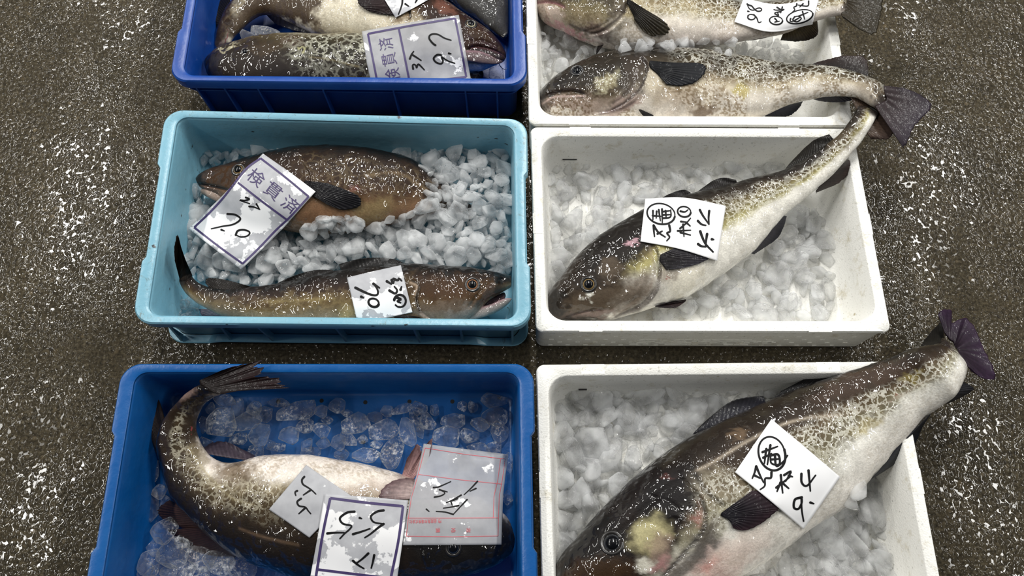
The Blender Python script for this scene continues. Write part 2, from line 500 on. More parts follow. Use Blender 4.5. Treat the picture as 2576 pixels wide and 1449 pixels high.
# ------------------------------------------------------------------ floor
g = np.linspace(-1, 1, 2)
fl = mesh_obj('floor', [(-6, -5, 0), (6, -5, 0), (6, 7, 0), (-6, 7, 0)], [(0, 1, 2, 3)], M['floor'], smooth=False)
tag(fl, 'wet brown concrete floor with exposed stones', 'floor', kind='structure')

# ------------------------------------------------------------------ crates
def rrect(hx, hy, r, n=8):
    pts = []
    for sx, sy, a0 in ((1, 1, 0), (-1, 1, 90), (-1, -1, 180), (1, -1, 270)):
        for k in range(n + 1):
            a = math.radians(a0 + 90 * k / n)
            pts.append((sx * (hx - r) + r * math.cos(a), sy * (hy - r) + r * math.sin(a)))
    return pts
def rrect_d(hx, hy, r, n=8, m=14):
    """rounded rectangle with points along the sides too"""
    base = rrect(hx, hy, r, n)
    out = []
    k = len(base)
    for i in range(k):
        a, b = base[i], base[(i + 1) % k]
        L = math.hypot(b[0] - a[0], b[1] - a[1])
        c = m if L > 0.06 else 1
        for j in range(c):
            out.append((a[0] + (b[0] - a[0]) * j / c, a[1] + (b[1] - a[1]) * j / c))
    return out

class Quad:
    """maps a box's own plan (metres from its middle) onto the four measured rim corners"""
    def __init__(s, TL, TR, BR, BL, shrink=0.0):
        s.c = [np.array(v, float) for v in (TL, TR, BR, BL)]
        mid = sum(s.c) / 4
        s.w = (np.linalg.norm(s.c[1] - s.c[0]) + np.linalg.norm(s.c[2] - s.c[3])) / 2
        s.h = (np.linalg.norm(s.c[3] - s.c[0]) + np.linalg.norm(s.c[2] - s.c[1])) / 2
        s.mid = mid
        s.k = 1 - shrink
    def __call__(s, x, y, z):
        a = 0.5 + x / s.w * s.k; b = 0.5 + y / s.h * s.k
        TL, TR, BR, BL = s.c
        p = (BL * (1 - a) + BR * a) * (1 - b) + (TL * (1 - a) + TR * a) * b
        return (p[0], p[1], z)

def loft(q, rings, cap0=False, cap1=False):
    n = len(rings[0][0])
    V, F = [], []
    for pts, z in rings:
        for i, (x, y) in enumerate(pts):
            V.append(q(x, y, z if not callable(z) else z(x, y)))
    for k in range(len(rings) - 1):
        for i in range(n):
            j = (i + 1) % n
            F.append((k * n + i, k * n + j, (k + 1) * n + j, (k + 1) * n + i))
    if cap0: F.append(tuple(range(n))[::-1])
    if cap1: F.append(tuple((len(rings) - 1) * n + i for i in range(n)))
    return V, F

def box_vf(q, x0, x1, y0, y1, z0, z1, bev=0.0):
    V = [q(x, y, z) for z in (z0, z1) for x, y in ((x0, y0), (x1, y0), (x1, y1), (x0, y1))]
    F = [(0, 3, 2, 1), (4, 5, 6, 7), (0, 1, 5, 4), (1, 2, 6, 5), (2, 3, 7, 6), (3, 0, 4, 7)]
    return V, F

def plastic_crate(q, h, mat, label, group, front_ribs, base='flange'):
    root = empty('plastic_crate', (q.mid[0], q.mid[1], 0), label, 'crate', group)
    w2, h2 = q.w / 2, q.h / 2
    R = 0.034
    wo = 0.0165                                   # wall set back under the rim
    ix, iy = 0.024, 0.0145                        # rim width on short and long sides
    D = rrect_d
    # body: outer wall, bottom, and inner wall with its floor, one closed solid
    rings = [(D(w2 - wo - .006, h2 - wo - .006, R - .012), 0.003),
             (D(w2 - wo - .002, h2 - wo - .002, R - .010), 0.004),
             (D(w2 - wo, h2 - wo, R - .008), h - 0.020),
             (D(w2 - wo + .002, h2 - wo + .004, R - .008), h - 0.006),
             (D(w2 - ix + .001, h2 - iy + .001, R - .012), h - 0.004),
             (D(w2 - ix - .002, h2 - iy - .002, R - .014), h - 0.010),
             (D(w2 - ix - .005, h2 - iy - .005, R - .016), h - 0.060),
             (D(w2 - ix - .008, h2 - iy - .008, R - .018), 0.022),
             (D(w2 - ix - .012, h2 - iy - .012, R - .018), 0.014),
             (D(w2 - ix - .018, h2 - iy - .018, R - .018), 0.012)]
    V, F = loft(q, rings, True, True)
    o = mesh_obj('body', V, F, mat, root, smooth=False)
    for p_ in o.data.polygons: p_.use_smooth = len(p_.vertices) == 4
    # rim: flat lip with a turned-down skirt, narrower along the middle of each side
    def notch(pts, d):
        out = []
        for x, y in pts:
            dx = dy = 0
            if abs(abs(x) - w2) < 0.02 and abs(y) < h2 * 0.42: dx = -d * (1 if x > 0 else -1)
            out.append((x + dx, y))
        return out
    m_ = 40
    rings = [(notch(D(w2 - .002, h2 - .002, R, 8, m_), .006), h - 0.024),
             (notch(D(w2, h2, R, 8, m_), .006), h - 0.023),
             (notch(D(w2, h2, R, 8, m_), .006), h - 0.003),
             (notch(D(w2 - .0025, h2 - .0025, R - .001, 8, m_), .006), h),
             (D(w2 - ix + .0035, h2 - iy + .0035, R - .011, 8, m_), h),
             (D(w2 - ix, h2 - iy, R - .013, 8, m_), h - 0.0022),
             (D(w2 - ix - .0004, h2 - iy - .0004, R - .013, 8, m_), h - 0.012),
             (D(w2 - ix + .004, h2 - iy + .004, R - .011, 8, m_), h - 0.012),
             (D(w2 - .005, h2 - .005, R - .003, 8, m_), h - 0.006),
             (notch(D(w2 - .004, h2 - .004, R - .002, 8, m_), .006), h - 0.024)]
    V, F = loft(q, rings + [rings[0]])
    o = mesh_obj('rim', V, F, mat, root, smooth=False)
    me = o.data
    me.polygons.foreach_set('use_smooth', np.ones(len(me.polygons), bool))
    me.set_sharp_from_angle(angle=math.radians(40))
    # ribs on the outer wall under the rim
    for fx in front_ribs:
        x = -w2 + fx * q.w
        V, F = box_vf(q, x - .0016, x + .0016, -h2 + .004, -h2 + wo + .001, 0.006, h - 0.021)
        mesh_obj('rib', V, F, mat, root, smooth=False)
    for fy in (0.2, 0.4, 0.6, 0.8):
        for sg in (-1, 1):
            y = -h2 + fy * q.h
            a, b_ = sorted((sg * (w2 - .010), sg * (w2 - wo - .001)))
            V, F = box_vf(q, a, b_, y - .0016, y + .0016, 0.006, h - 0.021)
            mesh_obj('rib', V, F, mat, root, smooth=False)
    if base == 'flange':
        # low flange round the foot, raised between the corner feet
        def zb(x, y):
            f = abs(x) / w2
            return 0.0105 if f < 0.70 else max(0.001, 0.0105 - (f - 0.70) / 0.05 * 0.0095)
        rings = [(D(w2 - wo - .001, h2 - wo - .001, R - .010, 8, m_), lambda x, y: zb(x, y) + .004),
                 (D(w2 - .002, h2 - .004, R - .002, 8, m_), lambda x, y: zb(x, y) + .004),
                 (D(w2 - .002, h2 - .002, R - .002, 8, m_), lambda x, y: zb(x, y) + .002),
                 (D(w2 - .002, h2 - .003, R - .002, 8, m_), lambda x, y: zb(x, y)),
                 (D(w2 - wo - .001, h2 - wo - .001, R - .010, 8, m_), lambda x, y: zb(x, y))]
        V, F = loft(q, rings)
        mesh_obj('base_flange', V, F, mat, root, smooth=False)
        for sx in (-1, 1):                        # corner gussets leaning from the wall down to the flange
            for sy in (-1, 1):
                for dxx in (0.012, 0.105):
                    x = sx * (w2 - dxx - 0.02)
                    yo, yi = sy * (h2 - .004), sy * (h2 - wo)
                    V = [q(x - .002, yo, .008), q(x + .002, yo, .008), q(x + .002, yi, .008), q(x - .002, yi, .008),
                         q(x - .002, yi, .075), q(x + .002, yi, .075)]
                    F = [(0, 1, 2, 3), (0, 4, 5, 1), (0, 3, 4), (1, 5, 2), (3, 2, 5, 4)]
                    mesh_obj('gusset', V, F, mat, root, smooth=False)
    else:
        # second moulded band a little below the rim
        rings = [(D(w2 - wo - .001, h2 - wo - .001, R - .010), h - .044), (D(w2 - .008, h2 - .008, R - .004), h - .044),
                 (D(w2 - .008, h2 - .008, R - .004), h - .0415), (D(w2 - wo - .001, h2 - wo - .001, R - .010), h - .0415)]
        V, F = loft(q, rings)
        mesh_obj('band', V, F, mat, root, smooth=False)
    return root

def foam_box(q, h, label, group, marks=(), emboss=False, stains=()):
    root = empty('foam_box', (q.mid[0], q.mid[1], 0), label, 'box', group)
    w2, h2 = q.w / 2, q.h / 2
    T = 0.0205
    D = rrect_d
    rings = [(D(w2 - .010, h2 - .010, .012), 0.0), (D(w2 - .004, h2 - .004, .014), 0.003),
             (D(w2 - .0035, h2 - .0035, .014), h - .012), (D(w2 - .0005, h2 - .0005, .014), h - .009),
             (D(w2, h2, .014), h - .003), (D(w2 - .002, h2 - .002, .013), h),
             (D(w2 - T + .002, h2 - T + .002, .034), h), (D(w2 - T, h2 - T, .033), h - .002),
             (D(w2 - T - .006, h2 - T - .006, .032), h - .05), (D(w2 - T - .016, h2 - T - .014, .030), .030),
             (D(w2 - T - .024, h2 - T - .022, .028), .018), (D(w2 - T - .034, h2 - T - .032, .024), .015)]
    V, F = loft(q, rings, True, True)
    o = mesh_obj('body', V, F, M['foam'], root, smooth=False)
    o.data.polygons.foreach_set('use_smooth', np.array([len(p_.vertices) == 4 for p_ in o.data.polygons]))
    o.data.set_sharp_from_angle(angle=math.radians(55))
    # shallow keys for the lid on the rim
    keys = []
    for fx in (0.155, 0.80):
        for sy in (-1, 1):
            x = -w2 + fx * q.w
            keys.append((x - .020, x + .020, *sorted((sy * (h2 - .0004), sy * (h2 - T + .003)))))
    for sx in (-1, 1):
        keys.append((*sorted((sx * (w2 - .0004), sx * (w2 - T + .003))), -.018, .022))
    for x0, x1, y0, y1 in keys:
        V, F = box_vf(q, x0, x1, y0, y1, h - .004, h + .0004)
        mesh_obj('lid_key', V, F, M['foam'], root, smooth=False)
    # rows of little moulded dots on the front
    V, F = [], []
    for r_ in range(5):
        for k in range(17):
            x = -w2 + .03 + (k + (r_ % 2) * .5) * (q.w - .06) / 17
            z = .012 + r_ * .020
            v, f = box_vf(q, x - .004, x + .004, -h2 + .0028, -h2 + .006, z - .0016, z + .0016)
            F += [tuple(i + len(V) for i in ff) for ff in f]; V += v
    mesh_obj('moulded_dots', V, F, M['foam'], root, smooth=False)
    if emboss:
        V, F = [], []
        rr = random.Random(5)
        for cxk in (0.37, 0.505, 0.62):
            for k in range(26):
                x = -w2 + cxk * q.w + rr.uniform(-.045, .045)
                z = .034 + rr.choice((-1.5, -.5, .5, 1.5)) * .011 + rr.uniform(-.002, .002)
                l_ = rr.uniform(.003, .010)
                v, f = box_vf(q, x - l_, x + l_, -h2 + .0026, -h2 + .006, z - .0011, z + .0011)
                F += [tuple(i + len(V) for i in ff) for ff in f]; V += v
        mesh_obj('embossed_lettering', V, F, M['foam'], root, smooth=False)
    for (x0, x1, z, tz) in marks:
        V, F = box_vf(q, x0, x1, h2 - T - .0118, h2 - T - .005, z, z + tz)
        mesh_obj('ink_mark', V, F, M['black'], root, smooth=False)
    return root

Q_nav = Quad((-.650, 1.253), (.022, 1.250), (.029, .834), (-.652, .843))
Q_sky = Quad((-.652, .785), (.028, .765), (.033, .359), (-.649, .366))
Q_blu = Quad((-.651, .295), (.036, .295), (.040, -.115), (-.651, -.115))
Q_w1 = Quad((.026, 1.166), (.649, 1.163), (.650, .7632), (.032, .7662))
Q_w2 = Quad((.0345, .7618), (.648, .7590), (.657, .357), (.041, .358))
Q_w3 = Quad((.041, .300), (.663, .306), (.671, -.097), (.047, -.103))
H_nav, H_sky, H_blu, H_foam = .145, .14, .145, .116
crates = 'plastic fish crates'
boxes = 'white foam fish boxes'
plastic_crate(Q_nav, H_nav, M['navy'], 'dark navy blue plastic crate holding three cod, behind the light blue crate', crates, (.06, .14, .235, .42, .62, .825, .915), 'band')
plastic_crate(Q_sky, H_sky, M['sky'], 'scuffed light blue plastic crate holding two brown cod and a heap of ice', crates, (.3, .5, .7))
blu_root = plastic_crate(Q_blu, H_blu, M['blue'], 'mid blue plastic crate holding one curled cod and loose clear ice', crates, (.2, .4, .6, .8), 'band')
foam_box(Q_w1, H_foam, 'white foam box holding two cod, farthest back of the foam boxes', boxes)
def xl(q, p, z): return float(un(np.array([p]), np.array([z]))[0][0] - q.mid[0])
foam_box(Q_w2, H_foam, 'white foam box holding one slanting cod beside the light blue crate', boxes,
         [(xl(Q_w2, (1419, 414), .045), xl(Q_w2, (1455, 414), .045), .044, .0022)], True)
foam_box(Q_w3, H_foam, 'white foam box holding the largest cod beside the mid blue crate', boxes,
         [(xl(Q_w3, (1459, 981), .05), xl(Q_w3, (1480, 981), .05), .05, .0016)])
for p_ in ((809, 1008), (919, 1012), (1030, 1010), (1138, 1010), (914, 1112), (1256, 1000), (700, 1010)):
    c0 = un(np.array([p_]), np.array([.0125]))[0]
    a = np.linspace(0, 2 * math.pi, 17)[:-1]
    V = [(c0[0] + .0038 * math.cos(t), c0[1] + .0038 * math.sin(t), z) for z in (.0115, .0124) for t in a]
    F = [tuple(range(16))[::-1], tuple(range(16, 32))] + [(i, (i + 1) % 16, 16 + (i + 1) % 16, 16 + i) for i in range(16)]
    mesh_obj('drain_hole', V, F, M['hole'], blu_root, smooth=False)

# ------------------------------------------------------------------ fish
SOLIDS = {}                                      # crate key -> list of (verts, faces) that papers and ice lie on
def add_solid(key, V, F):
    SOLIDS.setdefault(key, []).append((np.asarray(V), F))
def bvh_of(keys):
    VV, FF = [], []
    for k in keys:
        for V, F in SOLIDS.get(k, []):
            n = len(VV)
            VV.extend(V.tolist()); FF.extend([tuple(i + n for i in f) for f in F])
    return BVHTree.FromPolygons(VV, FF)
def hit(bvh, p):
    """first surface met along the sight line of pixel p: (point, normal) or None"""
    d = rays(np.array([p]))[0]
    d = d / np.linalg.norm(d)
    r = bvh.ray_cast(Vector(EYE), Vector(d))
    return (np.array(r[0]), np.array(r[1])) if r[0] is not None else None

WALLS = {'sky': (Q_sky, H_sky, .033, .0225, True), 'nav': (Q_nav, H_nav, .033, .0225, True), 'blu': (Q_blu, H_blu, .033, .0225, True),
         'w1': (Q_w1, H_foam, .025, .026, False), 'w2': (Q_w2, H_foam, .025, .026, False), 'w3': (Q_w3, H_foam, .025, .026, False)}
NB, MB, MT = 400, 144, 112          # rings, points round each ring, of which on the upper side
class Fish: pass

def fish(key, label, view, st, zc, ratio, stops, skin, retic=None, blobs=(), lines=(), grooves=(), steps=(), group='cod on ice', lump=0.0022, tail_round=0.022, name='cod_fish', tailc=(62, 52, 48), stip=0.12):
    f = Fish()
    _, _, s = VIEWS[view]
    d_px = px(view, [(a, b) for a, b, c_, d_ in st]); v_px = px(view, [(c_, d_) for a, b, c_, d_ in st])
    n = len(st)
    zc = np.interp(np.linspace(0, 1, n), np.linspace(0, 1, len(zc)), zc)
    ra = np.interp(np.linspace(0, 1, n), np.linspace(0, 1, len(ratio)), ratio)
    D = cr(d_px, NB); V_ = cr(v_px, NB)
    Z = cr(zc[:, None], NB)[:, 0]; RA = cr(ra[:, None], NB)[:, 0]
    u = np.linspace(0, 1, NB)
    D3, V3 = un(D, Z), un(V_, Z)
    Cc = (D3 + V3) / 2; A = (D3 - V3) / 2
    # rounded ends
    wd = np.sqrt(np.clip(1 - (1 - np.clip(u / 0.012, 0, 1)) ** 2, 0.02, 1))
    wt = np.sqrt(np.clip(1 - (1 - np.clip((1 - u) / tail_round, 0, 1)) ** 2, 0.10, 1))
    w = wd * wt
    hl = np.linalg.norm(A, axis=1)
    phi = np.concatenate([np.linspace(0, math.pi, MT, endpoint=False), np.linspace(math.pi, 2 * math.pi, MB - MT, endpoint=False)])
    cp, sp = np.cos(phi), np.sin(phi)
    cp_ = np.sign(cp) * np.abs(cp) ** 0.92; sp_ = np.sign(sp) * np.abs(sp) ** 0.92
    B = hl * RA * (1 - 0.80 * sstep(.90, 1.0, u))
    B[:12] = np.maximum(B[:12], 0.006)
    P = (Cc[:, None, :] + A[:, None, :] * (cp_[None, :, None] * w[:, None, None])
         + np.array([0, 0, 1.0]) * (sp_[None, :, None] * (B * w)[:, None, None]))
    Ah = A / np.maximum(hl, 1e-6)[:, None]
    Nn = Ah[:, None, :] * (cp / 1.0)[None, :, None] * 0.7 + np.array([0, 0, 1.0]) * sp[None, :, None]
    Nn = Nn / np.linalg.norm(Nn, axis=2, keepdims=True)
    P = P.reshape(-1, 3); Nn = Nn.reshape(-1, 3)
    vv = np.repeat(((1 - cp) / 2)[None, :], NB, 0).ravel()
    uu = np.repeat(u[:, None], MB, 1).ravel()
    top = np.repeat((sp > -0.05)[None, :], NB, 0).ravel()
    pp = proj(P)
    disp = (vnoise(P, 22, 1) - 0.5) * lump * 2 + (vnoise(P, 60, 2) - 0.5) * lump * 0.7
    for pts, wpx, dep in grooves:
        L = cr(px(view, pts), 40)
        dd, sg, al = seg_dist(pp, L)
        fade = np.sin(np.clip(al, 0.02, 0.98) * math.pi) ** 0.3
        disp -= np.where(top, dep * np.exp(-(dd / (wpx / s)) ** 2) * fade, 0)
    for pts, wpx, hgt in steps:                  # raised on the left-hand side of the line, cut off at the line
        L = cr(px(view, pts), 40)
        dd, sg, al = seg_dist(pp, L)
        fade = np.sin(np.clip(al, 0.0, 1.0) * math.pi) ** 0.5
        ws = wpx / s
        disp += np.where(top, np.where(sg < 0, hgt * np.exp(-dd / ws) * np.minimum(1, dd / 2.0), -hgt * 0.45 * np.exp(-dd / (ws * .28))) * fade, 0)
    P = P + Nn * disp[:, None]
    # the flesh gives where it is pressed against a crate wall
    qd, hq, ox_, oy_, sides = WALLS[key]
    TL, TR, BR, BL = qd.c
    low = P[:, 2] < hq - .001
    yf = np.interp(P[:, 0], [BL[0], BR[0]], [BL[1], BR[1]]) + oy_
    P[:, 1] = np.where(low, np.maximum(P[:, 1], yf), P[:, 1])
    xl_ = np.interp(P[:, 1], [BL[1], TL[1]], [BL[0], TL[0]]) + ox_
    P[:, 0] = np.where(low, np.maximum(P[:, 0], xl_), P[:, 0])
    if sides:
        xr_ = np.interp(P[:, 1], [BR[1], TR[1]], [BR[0], TR[0]]) - ox_
        P[:, 0] = np.where(low, np.minimum(P[:, 0], xr_), P[:, 0])
    P[:, 2] = np.maximum(P[:, 2], .014)
    # colour of the skin
    sv = np.array([a for a, _ in stops]); sc = np.array([lin(c_) for _, c_ in stops])
    wob = (vnoise(P, 26, 3) - 0.5) * 0.13 + (vnoise(P, 90, 4) - 0.5) * 0.07
    vw = np.clip(vv + wob, 0, 1)
    col = np.stack([np.interp(vw, sv, sc[:, k]) for k in range(3)], -1)
    pw = pp + np.stack([vnoise(P, 70, 5) - 0.5, vnoise(P, 70, 6) - 0.5], -1) * 26 + np.stack([vnoise(P, 240, 7) - 0.5, vnoise(P, 240, 8) - 0.5], -1) * 16
    for bx, by, rx, ry, rot, rgb, alpha, soft in blobs:
        c0 = px(view, [(bx, by)])[0]
        r_ = math.radians(rot); dx = (pw[:, 0] - c0[0]); dy = (pw[:, 1] - c0[1])
        ex = (dx * math.cos(r_) + dy * math.sin(r_)) / (rx / s); ey = (-dx * math.sin(r_) + dy * math.cos(r_)) / (ry / s)
        dd = np.sqrt(ex ** 2 + ey ** 2)
        a = alpha * (1 - sstep(1 - soft, 1 + soft, dd))
        col = col * (1 - a[:, None]) + lin(rgb) * a[:, None]
    st_ = stip * sstep(.47, .60, vnoise(P, 380, 11)) * sstep(.38, .55, vnoise(P, 24, 12)) * sstep(.30, .45, vv)
    col = col * (1 - st_[:, None] * np.array([.75, .85, 1.0]))
    for pts, wpx, rgb, alpha in lines:
        L = cr(px(view, pts), 40)
        dd, sg, al = seg_dist(pp, L)
        a = alpha * np.exp(-(dd / (wpx / s)) ** 2)
        col = col * (1 - a[:, None]) + lin(rgb) * a[:, None]
    ta = sstep(.925, .985, uu + (vnoise(P, 130, 9) - .5) * .06)[:, None] * .95
    col = col * (1 - ta) + lin(tailc) * ta
    col = np.clip(col * 1.03, 0, 1) ** (1.42 if key == 'sky' else 1.32)
    mask = np.zeros(len(P))
    for v0, v1, u0, u1, amt in (retic or ()):
        m_ = sstep(v0 - .07, v0 + .07, vw) * (1 - sstep(v1 - .09, v1 + .09, vw)) * sstep(u0 - .04, u0 + .04, uu) * (1 - sstep(u1 - .05, u1 + .05, uu))
        mask = np.maximum(mask, m_ * amt)
    F = []
    for i in range(NB - 1):
        a, b = i * MB, (i + 1) * MB
        for j in range(MB):
            k = (j + 1) % MB
            F.append((a + j, b + j, b + k, a + k))
    F.append(tuple(range(MB))); F.append(tuple((NB - 1) * MB + j for j in range(MB))[::-1])
    org = (Cc[NB // 2][0], Cc[NB // 2][1], float(P[:, 2].min()))
    f.obj = mesh_obj(name, P, F, skin, origin=org, attrs={'skin': col}, fattrs={'retic': mask})
    tag(f.obj, label, 'fish', group)
    add_solid(key, P, F)
    f.bvh = BVHTree.FromPolygons(P.tolist(), F)
    f.mid = (D + V_) / 2; f.Z = Z; f.view = view; f.key = key; f.D = D; f.V = V_; f.B = B
    return f

def fish_z(f, p):
    d = np.linalg.norm(f.mid[None] - np.asarray(p)[:, None], axis=2)
    return f.Z[np.argmin(d, axis=1)]

def fin(f, name, base, tip, col0, col1, dz=0.0, drape=False, rag=0.10, rays_=18, view=None, thick=0.0011, lift=0.003, wave=0.004, bz=0.0, fold=0.0, seed=0):
    view = view or f.view
    ns, nr = 64, 22
    b = cr(px(view, base), ns) if len(base) > 1 else np.repeat(px(view, base), ns, 0)
    t = cr(px(view, tip), ns)
    s_ = np.linspace(0, 1, ns)
    r_ = np.linspace(-0.10, 1, nr)
    rs = np.random.default_rng(seed + 3)
    ragn = np.interp(s_ * 40, np.arange(41), rs.random(41)) * rag
    ray = 0.5 + 0.5 * np.cos(s_ * rays_ * 2 * math.pi)
    zb = fish_z(f, b) + bz
    PX = np.zeros((ns, nr, 2)); ZZ = np.zeros((ns, nr)); RR = np.zeros((ns, nr)); TT = np.zeros((ns, nr))
    for j, r in enumerate(r_):
        rr = r * (1 - ragn * max(0, r)) - 0.02 * max(0, r) * (1 - ray) * (1 if rag > 0 else 0)
        PX[:, j] = b + (t - b) * np.asarray(rr)[:, None]
        ZZ[:, j] = zb + dz * max(0, r) + wave * np.sin(s_ * 7 + r * 2.5) * max(0, r) + (ray - .5) * 0.0009 * (1 - 0.3 * r) + fold * np.sin(s_ * 22) * max(0, r)
        RR[:, j] = ray * (1 - 0.5 * max(0, r)); TT[:, j] = max(0, r)
    pts = PX.reshape(-1, 2)
    if drape:
        P = np.zeros((len(pts), 3)); bad = np.zeros(len(pts), bool)
        for k, p in enumerate(pts):
            h = hit(f.bvh, p)
            if h is None: bad[k] = True
            else: P[k] = h[0]
        G = P.reshape(ns, nr, 3); Bd = bad.reshape(ns, nr)
        zr = G[..., 2]
        zmin = zr[~Bd].mean() if (~Bd).any() else 0.08
        zz = np.where(Bd, np.nan, zr)
        for _ in range(40):                       # carry the height on past the edge of the body
            nanm = np.isnan(zz)
            if not nanm.any(): break
            pad = np.pad(zz, 1, constant_values=np.nan)
            st_ = np.stack([pad[:-2, 1:-1], pad[2:, 1:-1], pad[1:-1, :-2], pad[1:-1, 2:]])
            with np.errstate(all='ignore'):
                import warnings; warnings.simplefilter('ignore')
                m_ = np.nanmean(st_, axis=0)
            zz = np.where(nanm, m_, zz)
        zz = np.where(np.isnan(zz), zmin, zz)
        for _ in range(6):
            pad = np.pad(zz, 1, mode='edge')
            zz = np.maximum(zz, (pad[:-2, 1:-1] + pad[2:, 1:-1] + pad[1:-1, :-2] + pad[1:-1, 2:]) / 4)
        ZZ = zz + lift * np.clip(TT * 3, 0, 1) + RR * 0.0008 + dz * TT + wave * np.sin(s_ * 6)[:, None] * TT * .5 + .0012
    P = un(pts, ZZ.ravel())
    th = thick * (1.15 - TT.ravel()) + 0.0003
    up = P + np.array([0, 0, 1.0]) * th[:, None]; dn = P - np.array([0, 0, 1.0]) * th[:, None]
    V = np.vstack([up, dn]); n = len(P)
    F = []
    for i in range(ns - 1):
        for j in range(nr - 1):
            a = i * nr + j
            q_ = (a, a + 1, a + nr + 1, a + nr)
            F.append(q_); F.append(tuple(k + n for k in q_[::-1]))
    edge = [i * nr for i in range(ns)] + [(ns - 1) * nr + j for j in range(1, nr)] + [i * nr + nr - 1 for i in range(ns - 2, -1, -1)] + [j for j in range(nr - 2, 0, -1)]
    for k in range(len(edge)):
        a, c_ = edge[k], edge[(k + 1) % len(edge)]
        F.append((a, c_, c_ + n, a + n))
    tt = np.clip(TT.ravel(), 0, 1)[:, None]
    col = (lin(col0) * (1 - tt ** 1.5) + lin(col1) * tt ** 1.5) ** 1.2
    o = mesh_obj(name, V, F, M['fin'], f.obj, attrs={'skin': np.vstack([col, col])}, fattrs={'ray': np.concatenate([RR.ravel()] * 2)}, origin=P[0])
    add_solid(f.key, V, F)
    return o

def dome(name, c, nrm, R, h, mat, parent, r0=0.0, tilt=None, n=28, k=9, z0=0.0):
    nrm = nrm / np.linalg.norm(nrm)
    a = np.cross(nrm, [0, 1, 0.3]); a /= np.linalg.norm(a); b = np.cross(nrm, a)
    V, F = [], []
    for i in range(k + 1):
        t = i / k
        r = R * math.cos(t * math.pi / 2 * .999) if r0 == 0 else R
        hh = h * math.sin(t * math.pi / 2)
        for j in range(n):
            an = 2 * math.pi * j / n
            V.append(c + a * r * math.cos(an) + b * r * math.sin(an) + nrm * (hh + z0))
    for i in range(k):
        for j in range(n):
            jj = (j + 1) % n
            F.append((i * n + j, i * n + jj, (i + 1) * n + jj, (i + 1) * n + j))
    V0 = len(V)
    F.append(tuple(range(n))[::-1]); F.append(tuple(k * n + j for j in range(n)))
    return mesh_obj(name, V, F, mat, parent, origin=c)

def torus(name, c, nrm, R, r, mat, parent, n=36, k=10):
    nrm = nrm / np.linalg.norm(nrm)
    a = np.cross(nrm, [0, 1, 0.3]); a /= np.linalg.norm(a); b = np.cross(nrm, a)
    V, F = [], []
    for j in range(n):
        an = 2 * math.pi * j / n
        e = a * math.cos(an) + b * math.sin(an)
        for i in range(k):
            t = 2 * math.pi * i / k
            V.append(c + e * (R + r * math.cos(t)) + nrm * r * .7 * math.sin(t))
    for j in range(n):
        for i in range(k):
            F.append((j * k + i, j * k + (i + 1) % k, ((j + 1) % n) * k + (i + 1) % k, ((j + 1) % n) * k + i))
    return mesh_obj(name, V, F, mat, parent, origin=c)

def eye(f, p, rpx, iris, view=None, up=0.35, sink=0.2, pup=0.62):
    view = view or f.view
    q = px(view, [p])[0]
    h = hit(f.bvh, q)
    if h is None: return
    c, nrm = h
    nrm = nrm / np.linalg.norm(nrm)
    if nrm[2] < 0: nrm = -nrm
    nrm = nrm * (1 - up) + np.array([0, 0, 1.0]) * up
    nrm /= np.linalg.norm(nrm)
    dep = (c - EYE) @ _F
    R = rpx / VIEWS[view][2] / FOC * dep
    c = c - nrm * R * sink
    ey = torus('eye', c + nrm * R * .16, nrm, R * .95, R * .20, M['eyerim'], f.obj)
    dome('iris', c, nrm, R * .84, R * .46, iris, ey)
    dome('pupil', c + nrm * R * (.46 * math.cos(math.asin(min(.95, pup / .86))) - .03), nrm, R * pup, R * .30, M['pupil'], ey)

def jaw(f, name, view, pairs, z, ratio, col_top, col_low, mat):
    """a separate small loft for an open lower jaw"""
    a = cr(px(view, [(p[0], p[1]) for p in pairs]), 24); b = cr(px(view, [(p[2], p[3]) for p in pairs]), 24)
    zz = np.interp(np.linspace(0, 1, 24), np.linspace(0, 1, len(z)), z)
    A3, B3 = un(a, zz), un(b, zz)
    Cc = (A3 + B3) / 2; A = (A3 - B3) / 2
    hl = np.linalg.norm(A, axis=1)
    w = np.sqrt(np.clip(1 - (1 - np.clip(np.linspace(0, 1, 24) / .12, 0, 1)) ** 2, .04, 1))
    m = 28
    ph = np.linspace(0, 2 * math.pi, m, endpoint=False)
    P = Cc[:, None] + A[:, None] * (np.cos(ph)[None, :, None] * w[:, None, None]) + np.array([0, 0, 1.]) * (np.sin(ph)[None, :, None] * (hl * ratio * w)[:, None, None])
    P = P.reshape(-1, 3)
    vv = np.repeat(((1 - np.cos(ph)) / 2)[None], 24, 0).ravel()[:, None]
    col = lin(col_top) * (1 - sstep(.1, .45, vv)) + lin(col_low) * sstep(.1, .45, vv)
    F = [(i * m + j, (i + 1) * m + j, (i + 1) * m + (j + 1) % m, i * m + (j + 1) % m) for i in range(23) for j in range(m)]
    F.append(tuple(range(m))); F.append(tuple(23 * m + j for j in range(m))[::-1])
    o = mesh_obj(name, P, F, mat, f.obj, attrs={'skin': col}, fattrs={'retic': np.zeros(len(P))}, origin=Cc[12])
    add_solid(f.key, P, F)
    return o

